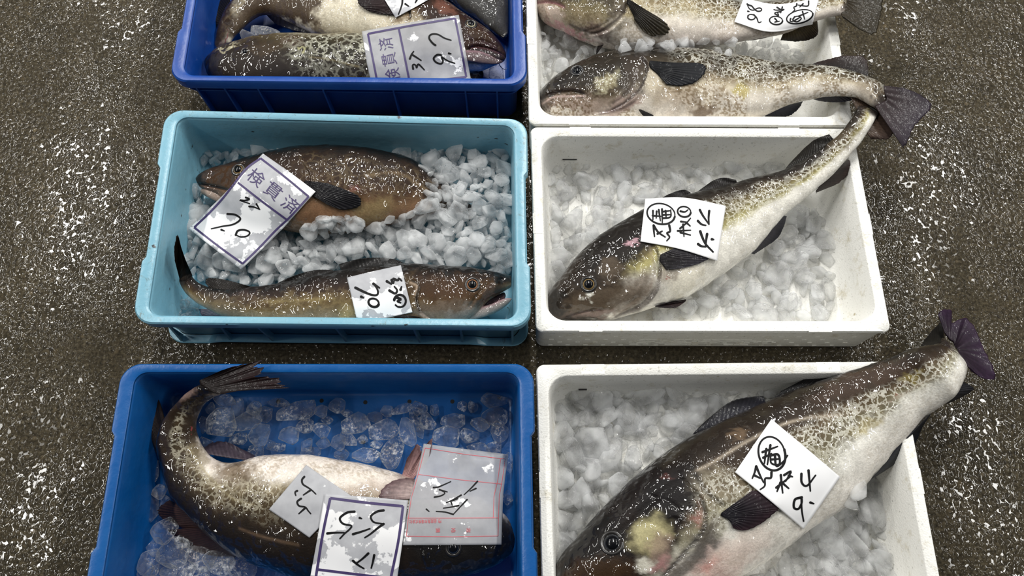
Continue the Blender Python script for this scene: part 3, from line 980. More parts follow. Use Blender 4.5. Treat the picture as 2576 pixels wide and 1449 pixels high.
def barbel(f, view, pts, z, r=0.0011):
    L = cr(px(view, pts), 14)
    P = un(L, np.interp(np.linspace(0, 1, 14), np.linspace(0, 1, len(z)), z))
    V, F = [], []
    for i, p in enumerate(P):
        rr = r * (1 - i / 16)
        for k in range(6):
            a = k / 6 * 2 * math.pi
            V.append(p + np.array([math.cos(a) * rr, math.sin(a) * rr * .7, math.sin(a) * rr]))
    for i in range(13):
        for k in range(6):
            F.append((i * 6 + k, i * 6 + (k + 1) % 6, (i + 1) * 6 + (k + 1) % 6, (i + 1) * 6 + k))
    n = len(V)
    return mesh_obj('barbel', V, F, M['fin'], f.obj, attrs={'skin': np.tile(lin((190, 182, 172)), (n, 1))}, fattrs={'ray': np.full(n, .6)}, origin=P[0])

SK_a = mat_skin('cod_skin', 96, (206, 204, 192), (76, 63, 38), seed=1.0)
SK_b = mat_skin('cod_skin_dark', 55, (128, 112, 84), (48, 36, 26), seed=2.0)
SK_c = mat_skin('cod_skin_bold', 58, (172, 172, 156), (40, 38, 24), seed=3.0)
SK_d = mat_skin('cod_skin_olive', 84, (184, 178, 158), (64, 52, 32), seed=6.0)
SK_p = mat_skin('cod_skin_plain', 70, (120, 104, 78), (60, 44, 30), seed=4.0)

DK, NAVY_F = (38, 34, 33), (34, 34, 46)

# --- foam box 2: single slanting cod
W2 = [(120, 1180, 180, 1234), (140, 1100, 330, 1240), (200, 1010, 520, 1236), (290, 880, 650, 1205), (400, 770, 770, 1164), (530, 675, 900, 1125),
      (660, 600, 1010, 1095), (790, 535, 1130, 1025), (930, 490, 1240, 950), (1080, 452, 1350, 870), (1230, 412, 1460, 765), (1380, 370, 1560, 645),
      (1520, 335, 1660, 545), (1650, 295, 1770, 455), (1760, 232, 1880, 365), (1860, 155, 1970, 270), (1950, 80, 2065, 160), (2010, 10, 2122, 72), (2045, -50, 2165, 0), (2065, -95, 2195, -55)]
f = fish('w2', 'cod slanting across the middle foam box, tail over its back corner', 'R4', W2,
         [.062, .068, .072, .072, .072, .078, .092, .115, .138, .152, .15], [.75, .62, .58, .56, .54, .52, .55, .6],
         [(0, (44, 40, 36)), (.16, (50, 42, 34)), (.36, (76, 64, 50)), (.46, (150, 140, 104)), (.57, (196, 190, 142)), (.68, (238, 236, 229)), (1, (240, 238, 232))], SK_a,
         retic=[(.30, .62, .34, .96, .95)],
         blobs=[(330, 1010, 330, 260, -42, (58, 45, 31), 1, .18), (620, 720, 330, 150, -40, (46, 39, 32), .95, .2), (470, 1120, 330, 90, -10, (118, 106, 92), .8, .5), (690, 1060, 150, 70, -55, (128, 116, 104), .75, .5),
                (420, 1195, 130, 26, -6, (158, 140, 134), .7, .5), (250, 1215, 100, 24, 0, (110, 96, 88), .6, .5),
                (520, 920, 60, 70, 20, (120, 108, 94), .8, .5), (610, 950, 60, 50, 20, (112, 100, 84), .5, .6), (392, 1098, 26, 26, 0, (216, 214, 206), .95, .3), (668, 757, 34, 11, -8, (206, 176, 184), 1, .3),
                (852, 905, 36, 46, 10, (206, 206, 186), .95, .35), (900, 940, 70, 90, 20, (150, 138, 122), .6, .5), (1000, 1000, 140, 60, -35, (228, 224, 212), .9, .4),
                (210, 1130, 80, 60, -60, (40, 35, 30), .8, .4), (895, 988, 12, 5, 15, (150, 40, 36), .9, .4), (1960, 130, 130, 70, -45, (120, 108, 88), .6, .5)],
         lines=[([(1180, 560), (1420, 500), (1600, 440), (1720, 360), (1830, 270)], 6, (205, 202, 186), .9), ([(470, 1180), (400, 1184), (330, 1200), (255, 1226)], 6, (70, 54, 48), .7),
                ([(815, 800), (838, 900), (826, 990), (790, 1080), (700, 1165), (560, 1222)], 7, (66, 54, 48), .7), ([(770, 790), (800, 900), (790, 990), (740, 1090), (640, 1160)], 9, (158, 146, 134), .5)],
         grooves=[([(480, 1178), (440, 1172), (400, 1184), (330, 1200), (255, 1226)], 8, .004), ([(700, 1100), (620, 1160), (540, 1205)], 8, .0022), ([(300, 930), (420, 800), (560, 700)], 14, .002),
                  ([(290, 1050), (250, 1080)], 9, .0025)],
         steps=[([(800, 760), (832, 850), (836, 930), (815, 1020), (770, 1100), (690, 1170), (560, 1222)], 36, .0075), ([(700, 820), (735, 900), (720, 1000), (660, 1090)], 30, .0025)])
fW2 = f
fin(f, 'tail_fin', [(2040, -85), (2095, -10), (2115, 80)], [(2000, -165), (2130, -175), (2230, -110), (2275, 10), (2266, 118), (2140, 124)], (84, 70, 58), (92, 78, 72), dz=-.005, rag=.06, rays_=22, seed=1)
fin(f, 'dorsal_fin', [(815, 515), (1030, 478)], [(850, 485), (900, 458), (980, 434), (1025, 452)], DK, (30, 29, 30), rag=.04, seed=2)
fin(f, 'dorsal_fin', [(1050, 462), (1310, 392)], [(1090, 430), (1170, 375), (1235, 360), (1305, 374)], DK, (34, 32, 30), rag=.04, seed=3)
fin(f, 'dorsal_fin', [(1580, 345), (1910, 130)], [(1640, 268), (1740, 165), (1800, 120), (1880, 92)], (36, 33, 29), (40, 36, 30), rag=.05, seed=4)
fin(f, 'anal_fin', [(1390, 825), (1600, 598)], [(1420, 835), (1480, 795), (1560, 740), (1600, 670), (1620, 600)], (60, 58, 66), (44, 44, 52), dz=-.02, rag=.06, seed=5)
fin(f, 'anal_fin', [(1800, 440), (1990, 255)], [(1800, 455), (1930, 402), (2000, 345), (2016, 280), (2005, 250)], (58, 48, 44), (74, 60, 58), dz=-.02, rag=.08, seed=6)
fin(f, 'pectoral_fin', [(850, 832), (880, 928)], [(960, 780), (1080, 800), (1150, 850), (1100, 885), (1010, 912), (930, 925)], (46, 43, 44), (74, 72, 80), drape=True, rag=.04, rays_=14, seed=7)
fin(f, 'pelvic_fin', [(985, 1115), (960, 1150)], [(900, 1128), (800, 1155), (850, 1166), (930, 1168)], (60, 46, 46), (48, 40, 42), drape=True, rag=.05, rays_=7, seed=8)
eye(f, (395, 1020), 46, M['iris_gold'])

# --- foam box 3: largest cod
W3 = [(100, 1530, 170, 1640), (130, 1440, 350, 1690), (170, 1345, 560, 1690), (260, 1230, 760, 1640), (370, 1100, 930, 1565), (480, 985, 1090, 1480),
      (600, 880, 1240, 1385), (730, 787, 1385, 1285), (870, 700, 1520, 1190), (1010, 625, 1650, 1105), (1150, 562, 1755, 1010), (1290, 500, 1850, 900),
      (1440, 443, 1940, 800), (1590, 392, 2030, 695), (1750, 340, 2120, 605), (1900, 286, 2200, 540), (2030, 238, 2270, 490), (2120, 213, 2315, 420), (2175, 203, 2340, 345),
      (2205, 188, 2335, 285), (2215, 160, 2305, 240)]
f = fish('w3', 'largest cod, head at lower left of the nearest foam box, tail over its rim', 'R6', W3,
         [.072, .076, .078, .078, .080, .084, .094, .118, .150, .148, .09], [.7, .62, .58, .55, .5, .5, .5, .55],
         [(0, (48, 44, 40)), (.07, (84, 78, 66)), (.13, (58, 48, 38)), (.34, (84, 70, 56)), (.42, (136, 122, 106)), (.52, (176, 172, 150)), (.66, (234, 233, 227)), (1, (236, 232, 226))], SK_a,
         retic=[(.36, .68, .30, .97, .95)],
         blobs=[(480, 1180, 420, 330, -45, (44, 34, 30), 1, .14), (300, 1330, 260, 180, -40, (40, 34, 30), .9, .35), (700, 960, 260, 60, -44, (52, 42, 36), .8, .45),
                (760, 1010, 200, 130, -30, (36, 30, 30), .9, .3), (380, 1420, 230, 70, -5, (86, 66, 44), .85, .5),
                (655, 1215, 112, 92, -30, (196, 190, 154), .92, .4), (625, 1388, 48, 60, 25, (214, 212, 202), .95, .35), (715, 1375, 60, 30, -40, (200, 160, 160), .7, .5), (700, 1290, 60, 80, 10, (168, 150, 138), .7, .5),
                (902, 1120, 20, 50, 15, (168, 116, 114), .6, .6), (1018, 1188, 40, 52, -8, (226, 224, 208), 1, .22), (945, 1270, 80, 150, 30, (92, 84, 82), .8, .5), (800, 1420, 130, 60, -40, (120, 112, 106), .8, .5),
                (1040, 1380, 180, 90, -35, (222, 196, 188), .8, .5), (980, 1370, 80, 22, -35, (214, 150, 142), .5, .8), (1150, 1290, 180, 90, -30, (224, 214, 206), .8, .4),
                (1030, 960, 150, 80, 15, (176, 168, 150), .75, .5), (1120, 690, 60, 22, -25, (150, 130, 108), .6, .5), (735, 915, 36, 10, -15, (140, 96, 90), .45, .8), (1120, 600, 330, 60, -27, (58, 47, 38), .6, .5),
                (2060, 380, 70, 28, -20, (176, 164, 104), .8, .5), (1800, 640, 110, 40, -25, (200, 188, 140), .7, .5), (1945, 494, 8, 6, 0, (170, 40, 44), .9, .3), (1780, 400, 260, 60, -18, (106, 88, 76), .6, .5)],
         lines=[([(885, 890), (1000, 830), (1180, 720), (1350, 640), (1500, 600), (1700, 580), (1850, 540), (2010, 470), (2200, 350)], 9, (196, 186, 172), .8),
                ([(930, 1050), (948, 1120), (925, 1210), (850, 1300), (760, 1400), (700, 1470)], 9, (40, 32, 32), .8), ([(870, 860), (950, 990), (1040, 1060)], 16, (30, 27, 28), .7),
                ([(120, 1500), (260, 1300), (420, 1140)], 14, (30, 28, 28), .6)],
         grooves=[([(330, 1350), (520, 1180), (700, 1010), (830, 930)], 22, .003), ([(560, 1150), (700, 1180), (790, 1290), (740, 1400)], 12, .0016), ([(640, 1010), (760, 1050), (830, 1130)], 10, .002), ([(260, 1480), (420, 1500), (560, 1470)], 12, .005),
                  ([(240, 1380), (210, 1410)], 12, .003)],
         steps=[([(800, 900), (890, 985), (940, 1060), (948, 1130), (920, 1220), (850, 1310), (770, 1400), (690, 1480)], 55, .008), ([(700, 1180), (790, 1130), (830, 1200), (800, 1320), (720, 1420)], 40, .003)])
fW3 = f
fin(f, 'tail_fin', [(2225, 135), (2300, 215), (2335, 300)], [(2190, 40), (2215, 15), (2265, 18), (2262, 85), (2340, 60), (2395, 120), (2440, 230), (2480, 310), (2508, 392), (2440, 392), (2370, 350)], (54, 44, 54), (62, 44, 66), dz=-.005, rag=.05, rays_=46, bz=.01, fold=.004, seed=11)
fin(f, 'dorsal_fin', [(860, 715), (1270, 520)], [(890, 670), (980, 585), (1090, 505), (1200, 483), (1255, 482)], (46, 46, 56), (26, 25, 28), rag=.03, seed=12)
fin(f, 'dorsal_fin', [(1280, 520), (1860, 315)], [(1360, 450), (1540, 360), (1700, 318), (1790, 303), (1880, 308)], (26, 25, 26), (22, 22, 24), rag=.04, rays_=26, seed=13)
fin(f, 'dorsal_fin', [(2120, 222), (2225, 205)], [(2092, 225), (2120, 180), (2165, 125), (2215, 85), (2228, 190)], (52, 50, 46), (40, 38, 36), dz=-.03, rag=.04, seed=14)
fin(f, 'anal_fin', [(1830, 915), (2150, 578)], [(1832, 930), (1930, 870), (2030, 790), (2080, 720), (2110, 650), (2152, 582)], (52, 54, 60), (34, 36, 42), dz=-.015, rag=.07, rays_=26, seed=15)
fin(f, 'anal_fin', [(2225, 510), (2300, 410)], [(2235, 525), (2300, 500), (2385, 448), (2360, 420), (2308, 395)], (60, 60, 64), (50, 50, 54), dz=-.02, rag=.05, rays_=10, seed=16)
fin(f, 'pectoral_fin', [(1048, 1096), (1082, 1158)], [(1200, 985), (1300, 1000), (1350, 1070), (1318, 1110), (1250, 1165), (1160, 1203), (1098, 1192)], (34, 33, 40), (64, 48, 54), drape=True, rag=.03, rays_=16, seed=17)
eye(f, (447, 1268), 60, M['iris_dark'], up=.5)

# --- foam box 1: lower cod with drooping tail
W1a = [(104, 590, 122, 640), (138, 540, 165, 705), (228, 462, 250, 735), (330, 400, 360, 750), (450, 357, 480, 760), (590, 320, 610, 768), (740, 310, 760, 772),
       (900, 308, 920, 772), (1060, 310, 1080, 766), (1200, 322, 1220, 755), (1340, 350, 1350, 735), (1480, 375, 1480, 695), (1620, 390, 1610, 645),
       (1750, 398, 1740, 605), (1880, 410, 1860, 582), (2000, 438, 1970, 575), (2100, 472, 2050, 588), (2190, 512, 2120, 630), (2260, 552, 2180, 684)]
f = fish('w1', 'pale cod lying along the front of the back foam box, drooping tail outside', 'R2', W1a,
         [.072, .076, .078, .078, .078, .082, .096, .125, .150, .160, .160], [.7, .62, .6, .56, .52, .52, .55, .6],
         [(0, (40, 37, 33)), (.25, (50, 45, 38)), (.40, (92, 82, 66)), (.52, (168, 156, 134)), (.62, (206, 198, 180)), (.75, (222, 216, 206)), (1, (226, 220, 212))], SK_a, stip=.55,
         retic=[(.06, .52, .40, .97, .95)],
         blobs=[(380, 480, 330, 190, -12, (62, 54, 42), .96, .25), (420, 600, 260, 70, -4, (116, 104, 86), .9, .5), (330, 640, 200, 70, 0, (176, 162, 152), .85, .4), (250, 672, 110, 24, 0, (214, 208, 200), .95, .3),
                (515, 500, 78, 48, -18, (190, 186, 164), .95, .35), (700, 440, 70, 150, 15, (84, 74, 66), .8, .5), (620, 640, 120, 40, -30, (186, 168, 160), .8, .5), (800, 470, 50, 60, 10, (214, 206, 190), .8, .4),
                (900, 560, 130, 50, -10, (202, 194, 178), .6, .5), (1000, 590, 220, 80, 0, (164, 148, 128), .55, .6), (1130, 580, 60, 40, 20, (222, 216, 204), .8, .5), (1110, 680, 60, 36, -10, (128, 110, 90), .8, .4),
                (1345, 540, 46, 50, 0, (196, 184, 132), .9, .35), (1350, 430, 34, 80, 5, (140, 130, 90), .6, .5), (200, 520, 120, 40, -35, (54, 48, 42), .7, .5), (2150, 560, 150, 70, 25, (150, 138, 122), .6, .6), (150, 640, 50, 40, 40, (96, 82, 78), .7, .5)],
         lines=[([(118, 600), (190, 560), (260, 545), (340, 540), (385, 565)], 10, (64, 52, 48), .85), ([(130, 632), (200, 592), (280, 586), (380, 582)], 7, (200, 182, 176), .8),
                ([(735, 350), (768, 410), (757, 470), (720, 545), (650, 612), (560, 665)], 9, (66, 56, 52), .8), ([(700, 420), (690, 500), (640, 570), (560, 630)], 7, (90, 78, 72), .6), ([(690, 620), (600, 660), (480, 690)], 8, (120, 100, 98), .6)],
         grooves=[([(116, 606), (180, 568), (250, 556), (330, 556), (392, 572)], 11, .006), ([(400, 545), (395, 590), (340, 600)], 9, .003), ([(700, 420), (690, 500), (640, 570), (560, 630)], 8, .002), ([(720, 600), (620, 660), (500, 700)], 8, .002)],
         steps=[([(700, 320), (760, 380), (768, 440), (735, 530), (660, 610), (560, 668), (440, 690)], 40, .007), ([(600, 400), (640, 470), (610, 560), (520, 620)], 36, .0025)])
fW1a = f
fin(f, 'tail_fin', [(2215, 525), (2245, 610), (2170, 668)], [(2330, 535), (2430, 575), (2505, 640), (2450, 715), (2395, 775), (2365, 850), (2330, 905)], (66, 56, 58), (60, 52, 62), dz=.0, rag=.05, rays_=34, bz=.006, seed=21)
fin(f, 'dorsal_fin', [(1745, 405), (2110, 480)], [(1800, 378), (1880, 355), (1965, 335), (2085, 340), (2112, 400)], (42, 38, 36), (62, 50, 48), dz=.0, rag=.07, rays_=24, seed=22)
fin(f, 'anal_fin', [(1480, 682), (1690, 618)], [(1490, 715), (1560, 722), (1650, 700), (1700, 650), (1718, 612)], (54, 54, 66), (44, 46, 58), dz=-.03, rag=.08, seed=23)
fin(f, 'anal_fin', [(1755, 590), (2030, 565)], [(1765, 600), (1840, 618), (1950, 622), (2030, 605), (2045, 575)], (54, 50, 56), (58, 56, 66), dz=-.015, rag=.05, seed=24)
fin(f, 'pectoral_fin', [(800, 372), (850, 470)], [(960, 385), (1080, 382), (1132, 405), (1118, 452), (1060, 505), (970, 522), (885, 512)], (34, 35, 38), (38, 40, 46), drape=True, rag=.04, rays_=16, seed=25)
fin(f, 'pelvic_fin', [(800, 700), (775, 722)], [(728, 664), (716, 668), (740, 700)], (50, 48, 50), (60, 56, 56), drape=True, rag=.03, rays_=5, seed=26)
eye(f, (342, 428), 38, M['iris_dark'])

# --- foam box 1: upper cod, cut by the top of the frame
W1b = [(84, -5, 90, 60), (110, -50, 150, 125), (200, -100, 260, 175), (320, -135, 380, 225), (460, -150, 510, 265), (620, -150, 650, 288), (800, -130, 810, 292), (1000, -80, 990, 288),
       (1180, -25, 1160, 270), (1340, 20, 1310, 245), (1490, 22, 1460, 220), (1620, 10, 1600, 195), (1740, -8, 1720, 155), (1850, -28, 1830, 112), (1950, -45, 1930, 92), (2020, -55, 1990, 95)]
f = fish('w1', 'cod with bold olive pattern lying along the back of the back foam box', 'R2', W1b,
         [.070, .074, .076, .076, .076, .082, .100, .130, .150, .155], [.7, .62, .6, .56, .52, .52, .55, .6],
         [(0, (60, 52, 44)), (.3, (92, 80, 60)), (.45, (168, 154, 124)), (.62, (206, 196, 168)), (.72, (226, 220, 210)), (1, (226, 218, 212))], SK_a, stip=.3,
         retic=[(.12, .70, .36, .97, 1.0)],
         blobs=[(330, 0, 330, 120, -5, (72, 62, 46), .9, .3), (420, 70, 210, 60, 10, (140, 130, 98), .8, .5), (330, 110, 220, 70, 15, (158, 146, 122), .8, .5), (170, 70, 90, 50, 30, (200, 186, 176), .9, .4), (300, 190, 150, 20, 25, (196, 150, 156), .8, .5),
                (600, 130, 60, 130, 30, (78, 68, 62), .85, .45), (480, 190, 120, 30, 10, (120, 104, 98), .8, .5), (640, 160, 110, 60, 0, (206, 200, 188), .8, .5), (660, 80, 40, 40, 0, (196, 184, 150), .7, .5), (700, 230, 160, 50, 0, (232, 226, 218), .9, .4)],
         lines=[([(100, 12), (160, 4), (220, 15), (262, 42)], 10, (150, 110, 112), .9), ([(640, 20), (610, 90), (540, 150), (440, 200), (300, 150)], 9, (70, 60, 56), .7)],
         grooves=[([(96, 20), (160, 8), (220, 16), (265, 44)], 12, .006), ([(560, 110), (470, 170), (350, 200)], 8, .002)],
         steps=[([(650, -40), (650, 40), (610, 120), (520, 190), (420, 215)], 40, .007)])
fin(f, 'tail_fin', [(1970, -55), (2000, 20), (1950, 85)], [(2140, -110), (2200, -60), (2208, 10), (2195, 90), (2160, 205), (2080, 190), (1960, 110)], (58, 50, 34), (56, 50, 36), dz=.0, rag=.05, rays_=26, bz=.004, seed=31)
fin(f, 'anal_fin', [(1340, 232), (1570, 195)], [(1318, 252), (1400, 246), (1500, 228), (1572, 204)], (112, 96, 88), (98, 84, 78), dz=-.02, rag=.05, seed=32)
fin(f, 'anal_fin', [(1600, 190), (1800, 125)], [(1578, 246), (1680, 254), (1770, 240), (1808, 205), (1805, 150)], (98, 86, 62), (50, 42, 36), dz=-.02, rag=.05, seed=33)
fin(f, 'pectoral_fin', [(660, 0), (690, 105)], [(770, 65), (860, 120), (908, 172), (890, 212), (835, 216), (805, 224), (745, 190), (690, 120)], (40, 36, 32), (62, 56, 42), drape=True, rag=.04, rays_=13, seed=34)
fin(f, 'pelvic_fin', [(540, 262), (520, 245)], [(535, 236), (500, 224), (468, 275), (452, 345)], (60, 50, 48), (36, 32, 32), dz=-.02, rag=.03, rays_=6, seed=35)

# --- light blue crate: upper brown cod
L1 = [(396, 440, 413, 478), (430, 408, 445, 500), (510, 367, 530, 545), (610, 343, 620, 610), (730, 318, 730, 660), (860, 285, 850, 702), (990, 260, 980, 737), (1120, 250, 1110, 754),
      (1260, 255, 1240, 746), (1400, 272, 1370, 722), (1530, 298, 1500, 700), (1640, 330, 1610, 678), (1730, 385, 1710, 655), (1810, 450, 1790, 630), (1890, 520, 1860, 620), (1970, 575, 1930, 650), (2030, 612, 1990, 688)]
f = fish('sky', 'fat brown cod along the back of the light blue crate, head to the left', 'R3', L1,
         [.070, .072, .074, .074, .072, .070, .060, .045, .035], [.72, .62, .6, .58, .55, .5, .5, .5],
         [(0, (30, 26, 24)), (.12, (40, 32, 26)), (.22, (64, 46, 30)), (.5, (82, 60, 36)), (.66, (104, 80, 56)), (.82, (146, 122, 98)), (1, (158, 136, 116))], SK_b,
         retic=[(.24, .72, .40, .9, .32)],
         blobs=[(540, 430, 150, 60, -15, (98, 72, 38), .8, .5), (480, 500, 70, 30, 20, (132, 112, 100), .8, .5), (430, 440, 40, 30, 0, (52, 42, 34), .8, .4), (1420, 610, 120, 60, -10, (164, 150, 118), .7, .6), (1120, 660, 160, 60, 10, (158, 128, 104), .6, .5),
                (1300, 500, 40, 16, 20, (150, 96, 92), .6, .5), (1650, 640, 120, 40, -25, (150, 122, 100), .6, .5)],
         lines=[([(420, 466), (460, 474), (520, 486), (580, 500)], 8, (46, 34, 34), .8), ([(1380, 420), (1550, 400), (1700, 480), (1820, 560)], 10, (168, 150, 122), .5)],
         grooves=[([(412, 466), (460, 474), (520, 486), (580, 500)], 9, .005), ([(560, 350), (640, 345), (700, 350)], 12, .002)],
         steps=[([(1000, 330), (1050, 400), (1060, 480), (1020, 580), (950, 650)], 40, .005)], group='brown cod in the light blue crate')
fL1 = f
jaw(f, 'lower_jaw', 'R3', [(418, 505, 426, 522), (450, 490, 460, 540), (520, 500, 520, 570), (580, 520, 570, 600)], [.068, .070, .072], .62, (168, 146, 140), (150, 132, 120), SK_p)
fin(f, 'dorsal_fin', [(1360, 290), (1700, 375)], [(1400, 262), (1500, 278), (1600, 300), (1690, 345)], (28, 26, 26), (26, 24, 24), dz=.0, rag=.03, seed=41)
fin(f, 'dorsal_fin', [(1690, 375), (1850, 490)], [(1720, 372), (1780, 395), (1835, 425), (1870, 480)], (44, 36, 30), (30, 27, 26), dz=.0, rag=.05, seed=42)
fin(f, 'pectoral_fin', [(1040, 450), (1075, 535)], [(1160, 462), (1260, 498), (1340, 535), (1358, 575), (1338, 602), (1250, 617), (1160, 588)], (34, 32, 36), (30, 29, 34), drape=True, rag=.02, rays_=15, seed=43)
eye(f, (642, 383), 36, M['iris_gold'])
barbel(f, 'R3', [(428, 520), (424, 535), (415, 545)], [.07, .066, .06])

# --- light blue crate: lower cod, head to the right with open mouth
L2 = [(2234, 1000, 2229, 1058), (2190, 990, 2165, 1092), (2130, 978, 2085, 1142), (2060, 968, 2012, 1225), (1960, 955, 1920, 1272), (1840, 945, 1812, 1297), (1700, 934, 1690, 1312),
      (1560, 930, 1550, 1320), (1400, 942, 1400, 1320), (1250, 963, 1250, 1316), (1100, 995, 1100, 1306), (950, 1028, 960, 1296), (800, 1058, 820, 1282), (680, 1070, 680, 1260),
      (570, 1074, 556, 1232), (480, 1064, 445, 1182), (420, 1040, 366, 1130), (380, 1005, 316, 1075), (350, 960, 290, 1012)]
f = fish('sky', 'slim brown cod with open mouth along the front of the light blue crate', 'R3', L2,
         [.078, .078, .076, .074, .072, .070, .068, .068, .074, .085], [.7, .62, .6, .58, .56, .55, .55, .6],
         [(0, (34, 31, 28)), (.16, (44, 36, 30)), (.30, (64, 46, 34)), (.5, (92, 72, 48)), (.64, (128, 112, 80)), (.78, (150, 140, 120)), (1, (168, 158, 142))], SK_b,
         retic=[(.42, .8, .40, .9, .35)],
         blobs=[(1900, 1080, 230, 90, 4, (100, 74, 42), .85, .45), (2060, 1060, 120, 60, 10, (104, 80, 46), .8, .5), (1850, 1200, 240, 60, -2, (132, 120, 110), .85, .5), (2100, 1090, 110, 30, -38, (110, 92, 84), .7, .5), (1960, 1230, 130, 40, -10, (164, 156, 150), .8, .5),
                (1580, 1010, 60, 26, 0, (112, 98, 74), .7, .5), (1280, 1210, 60, 60, 0, (180, 170, 134), .7, .5), (2170, 1000, 100, 30, 8, (40, 36, 34), .8, .5), (1000, 1130, 320, 30, -3, (168, 154, 118), .45, .6), (700, 1120, 60, 50, 0, (110, 92, 90), .4, .6), (560, 1180, 130, 60, 25, (120, 112, 98), .6, .5), (1640, 1080, 40, 90, 0, (112, 94, 66), .6, .5)],
         lines=[([(1650, 1030), (1688, 1060), (1676, 1110), (1680, 1170), (1712, 1222), (1765, 1250)], 8, (46, 38, 36), .8), ([(1640, 1040), (1678, 1064), (1665, 1110)], 8, (196, 180, 164), .75), ([(1700, 1215), (1740, 1240), (1780, 1255)], 8, (186, 176, 168), .7), ([(800, 1150), (1000, 1140), (1200, 1130)], 8, (176, 162, 122), .5)],
         grooves=[([(2215, 1075), (2120, 1120), (2050, 1160), (2020, 1200)], 12, .004), ([(2080, 1050), (2020, 1120), (1980, 1180)], 10, .0025), ([(2180, 1010), (2150, 1020)], 8, .002)],
         steps=[([(1780, 1262), (1715, 1225), (1682, 1170), (1677, 1110), (1690, 1062), (1660, 1010)], 42, .0065)], group='brown cod in the light blue crate')
fL2 = f
jaw(f, 'lower_jaw', 'R3', [(2224, 1122, 2226, 1142), (2170, 1134, 2165, 1192), (2110, 1160, 2095, 1226), (2040, 1180, 2010, 1250), (1980, 1190, 1950, 1265)], [.070, .070, .070], .72, (186, 156, 160), (146, 138, 134), SK_p)
jaw(f, 'mouth_lining', 'R3', [(2190, 1085, 2190, 1140), (2140, 1110, 2130, 1165), (2080, 1130, 2070, 1190), (2030, 1150, 2020, 1210)], [.062, .062, .062], .5, (60, 32, 36), (120, 84, 88), SK_p)
fin(f, 'tail_fin', [(372, 985), (305, 1020)], [(335, 900), (312, 830), (290, 755), (272, 830), (275, 910)], (36, 31, 26), (40, 34, 28), dz=.05, rag=.03, rays_=12, seed=51)
fin(f, 'dorsal_fin', [(1640, 945), (1240, 975)], [(1560, 905), (1480, 892), (1350, 897), (1225, 930)], (34, 32, 31), (24, 23, 23), dz=.0, rag=.03, seed=52)
fin(f, 'dorsal_fin', [(1220, 985), (880, 1055)], [(1180, 962), (1080, 965), (960, 998), (870, 1040)], (36, 32, 30), (28, 26, 25), dz=.0, rag=.03, seed=53)
fin(f, 'dorsal_fin', [(770, 1080), (490, 1085)], [(680, 1050), (560, 1018), (462, 1008), (450, 1038)], (40, 34, 29), (34, 30, 27), dz=.005, rag=.06, seed=54)
fin(f, 'anal_fin', [(560, 1225), (470, 1190)], [(520, 1235), (440, 1235), (410, 1190)], (150, 136, 140), (128, 112, 122), dz=-.02, rag=.08, rays_=9, seed=55)
fin(f, 'pectoral_fin', [(1680, 1235), (1720, 1270)], [(1610, 1225), (1540, 1240), (1530, 1290), (1640, 1310)], (48, 44, 42), (40, 38, 38), drape=True, rag=.03, rays_=10, seed=56)
eye(f, (1997, 1048), 40, M['iris_rust'])
barbel(f, 'R3', [(2200, 1180), (2212, 1195), (2205, 1225)], [.06, .05, .04])

# --- mid blue crate: curled cod
B1 = [(2392, 1040, 2390, 990), (2370, 1100, 2342, 885), (2290, 1165, 2220, 800), (2170, 1210, 2080, 768), (2030, 1245, 1950, 738), (1870, 1270, 1810, 678), (1700, 1285, 1660, 632),
      (1530, 1285, 1500, 594), (1370, 1268, 1350, 570), (1220, 1240, 1210, 553), (1080, 1205, 1090, 549), (960, 1165, 990, 560), (850, 1110, 900, 582), (740, 1030, 820, 596), (640, 935, 762, 588),
      (550, 835, 712, 556), (480, 725, 676, 505), (442, 605, 652, 450), (430, 490, 642, 395), (455, 385, 655, 325), (510, 297, 688, 270), (582, 218, 735, 240), (655, 170, 778, 226), (730, 128, 842, 194)]
f = fish('blu', 'cod curled round in the mid blue crate, pale belly up and tail over the rim', 'R5', B1,
         [.062, .066, .072, .074, .074, .072, .070, .068, .070, .085, .115, .150], [.62, .62, .62, .6, .56, .55, .55, .55, .6],
         [(0, (34, 29, 26)), (.14, (46, 37, 30)), (.30, (52, 41, 31)), (.46, (80, 66, 47)), (.57, (110, 96, 72)), (.66, (164, 152, 128)), (.78, (238, 232, 224)), (1, (240, 232, 226))], SK_d, tailc=(42, 33, 32), stip=.3,
         retic=[(.44, .74, .40, .86, .68)],
         blobs=[(520, 420, 130, 190, 12, (70, 56, 41), .9, .3), (610, 480, 60, 130, 0, (84, 70, 52), .85, .4), (650, 560, 70, 60, 30, (150, 138, 112), .6, .5), (620, 240, 130, 100, -40, (62, 50, 40), .9, .35), (2120, 1090, 300, 110, 0, (30, 26, 24), .95, .3), (2340, 1000, 90, 120, 0, (38, 32, 30), .9, .4), (2370, 900, 26, 30, 0, (150, 138, 130), .8, .5), (850, 650, 110, 70, 10, (130, 112, 88), .8, .45), (1750, 730, 120, 50, -25, (170, 146, 138), .6, .6), (1560, 740, 120, 40, -15, (206, 190, 180), .5, .6),
                (740, 140, 120, 70, -25, (46, 36, 32), .9, .4), (600, 235, 55, 24, -40, (160, 140, 132), .7, .45), (530, 400, 70, 140, 10, (64, 50, 36), .6, .5), (610, 405, 10, 12, 0, (180, 90, 96), .9, .4), (1950, 780, 140, 40, 25, (228, 206, 204), .8, .5), (1480, 800, 120, 50, 0, (120, 106, 90), .5, .6)],
         lines=[([(600, 520), (690, 650), (780, 740), (850, 800), (960, 830)], 8, (190, 180, 150), .55), ([(880, 960), (1020, 1010), (1200, 1050)], 8, (150, 128, 108), .5), ([(760, 1090), (900, 1130), (1100, 1180)], 30, (34, 28, 26), .6)],
         grooves=[([(1690, 650), (1620, 720), (1560, 760)], 5, .0008), ([(2130, 1000), (2000, 1020)], 14, .002)],
         steps=[([(1960, 760), (1900, 900), (1880, 1050), (1900, 1180)], 40, .006)], group=None)
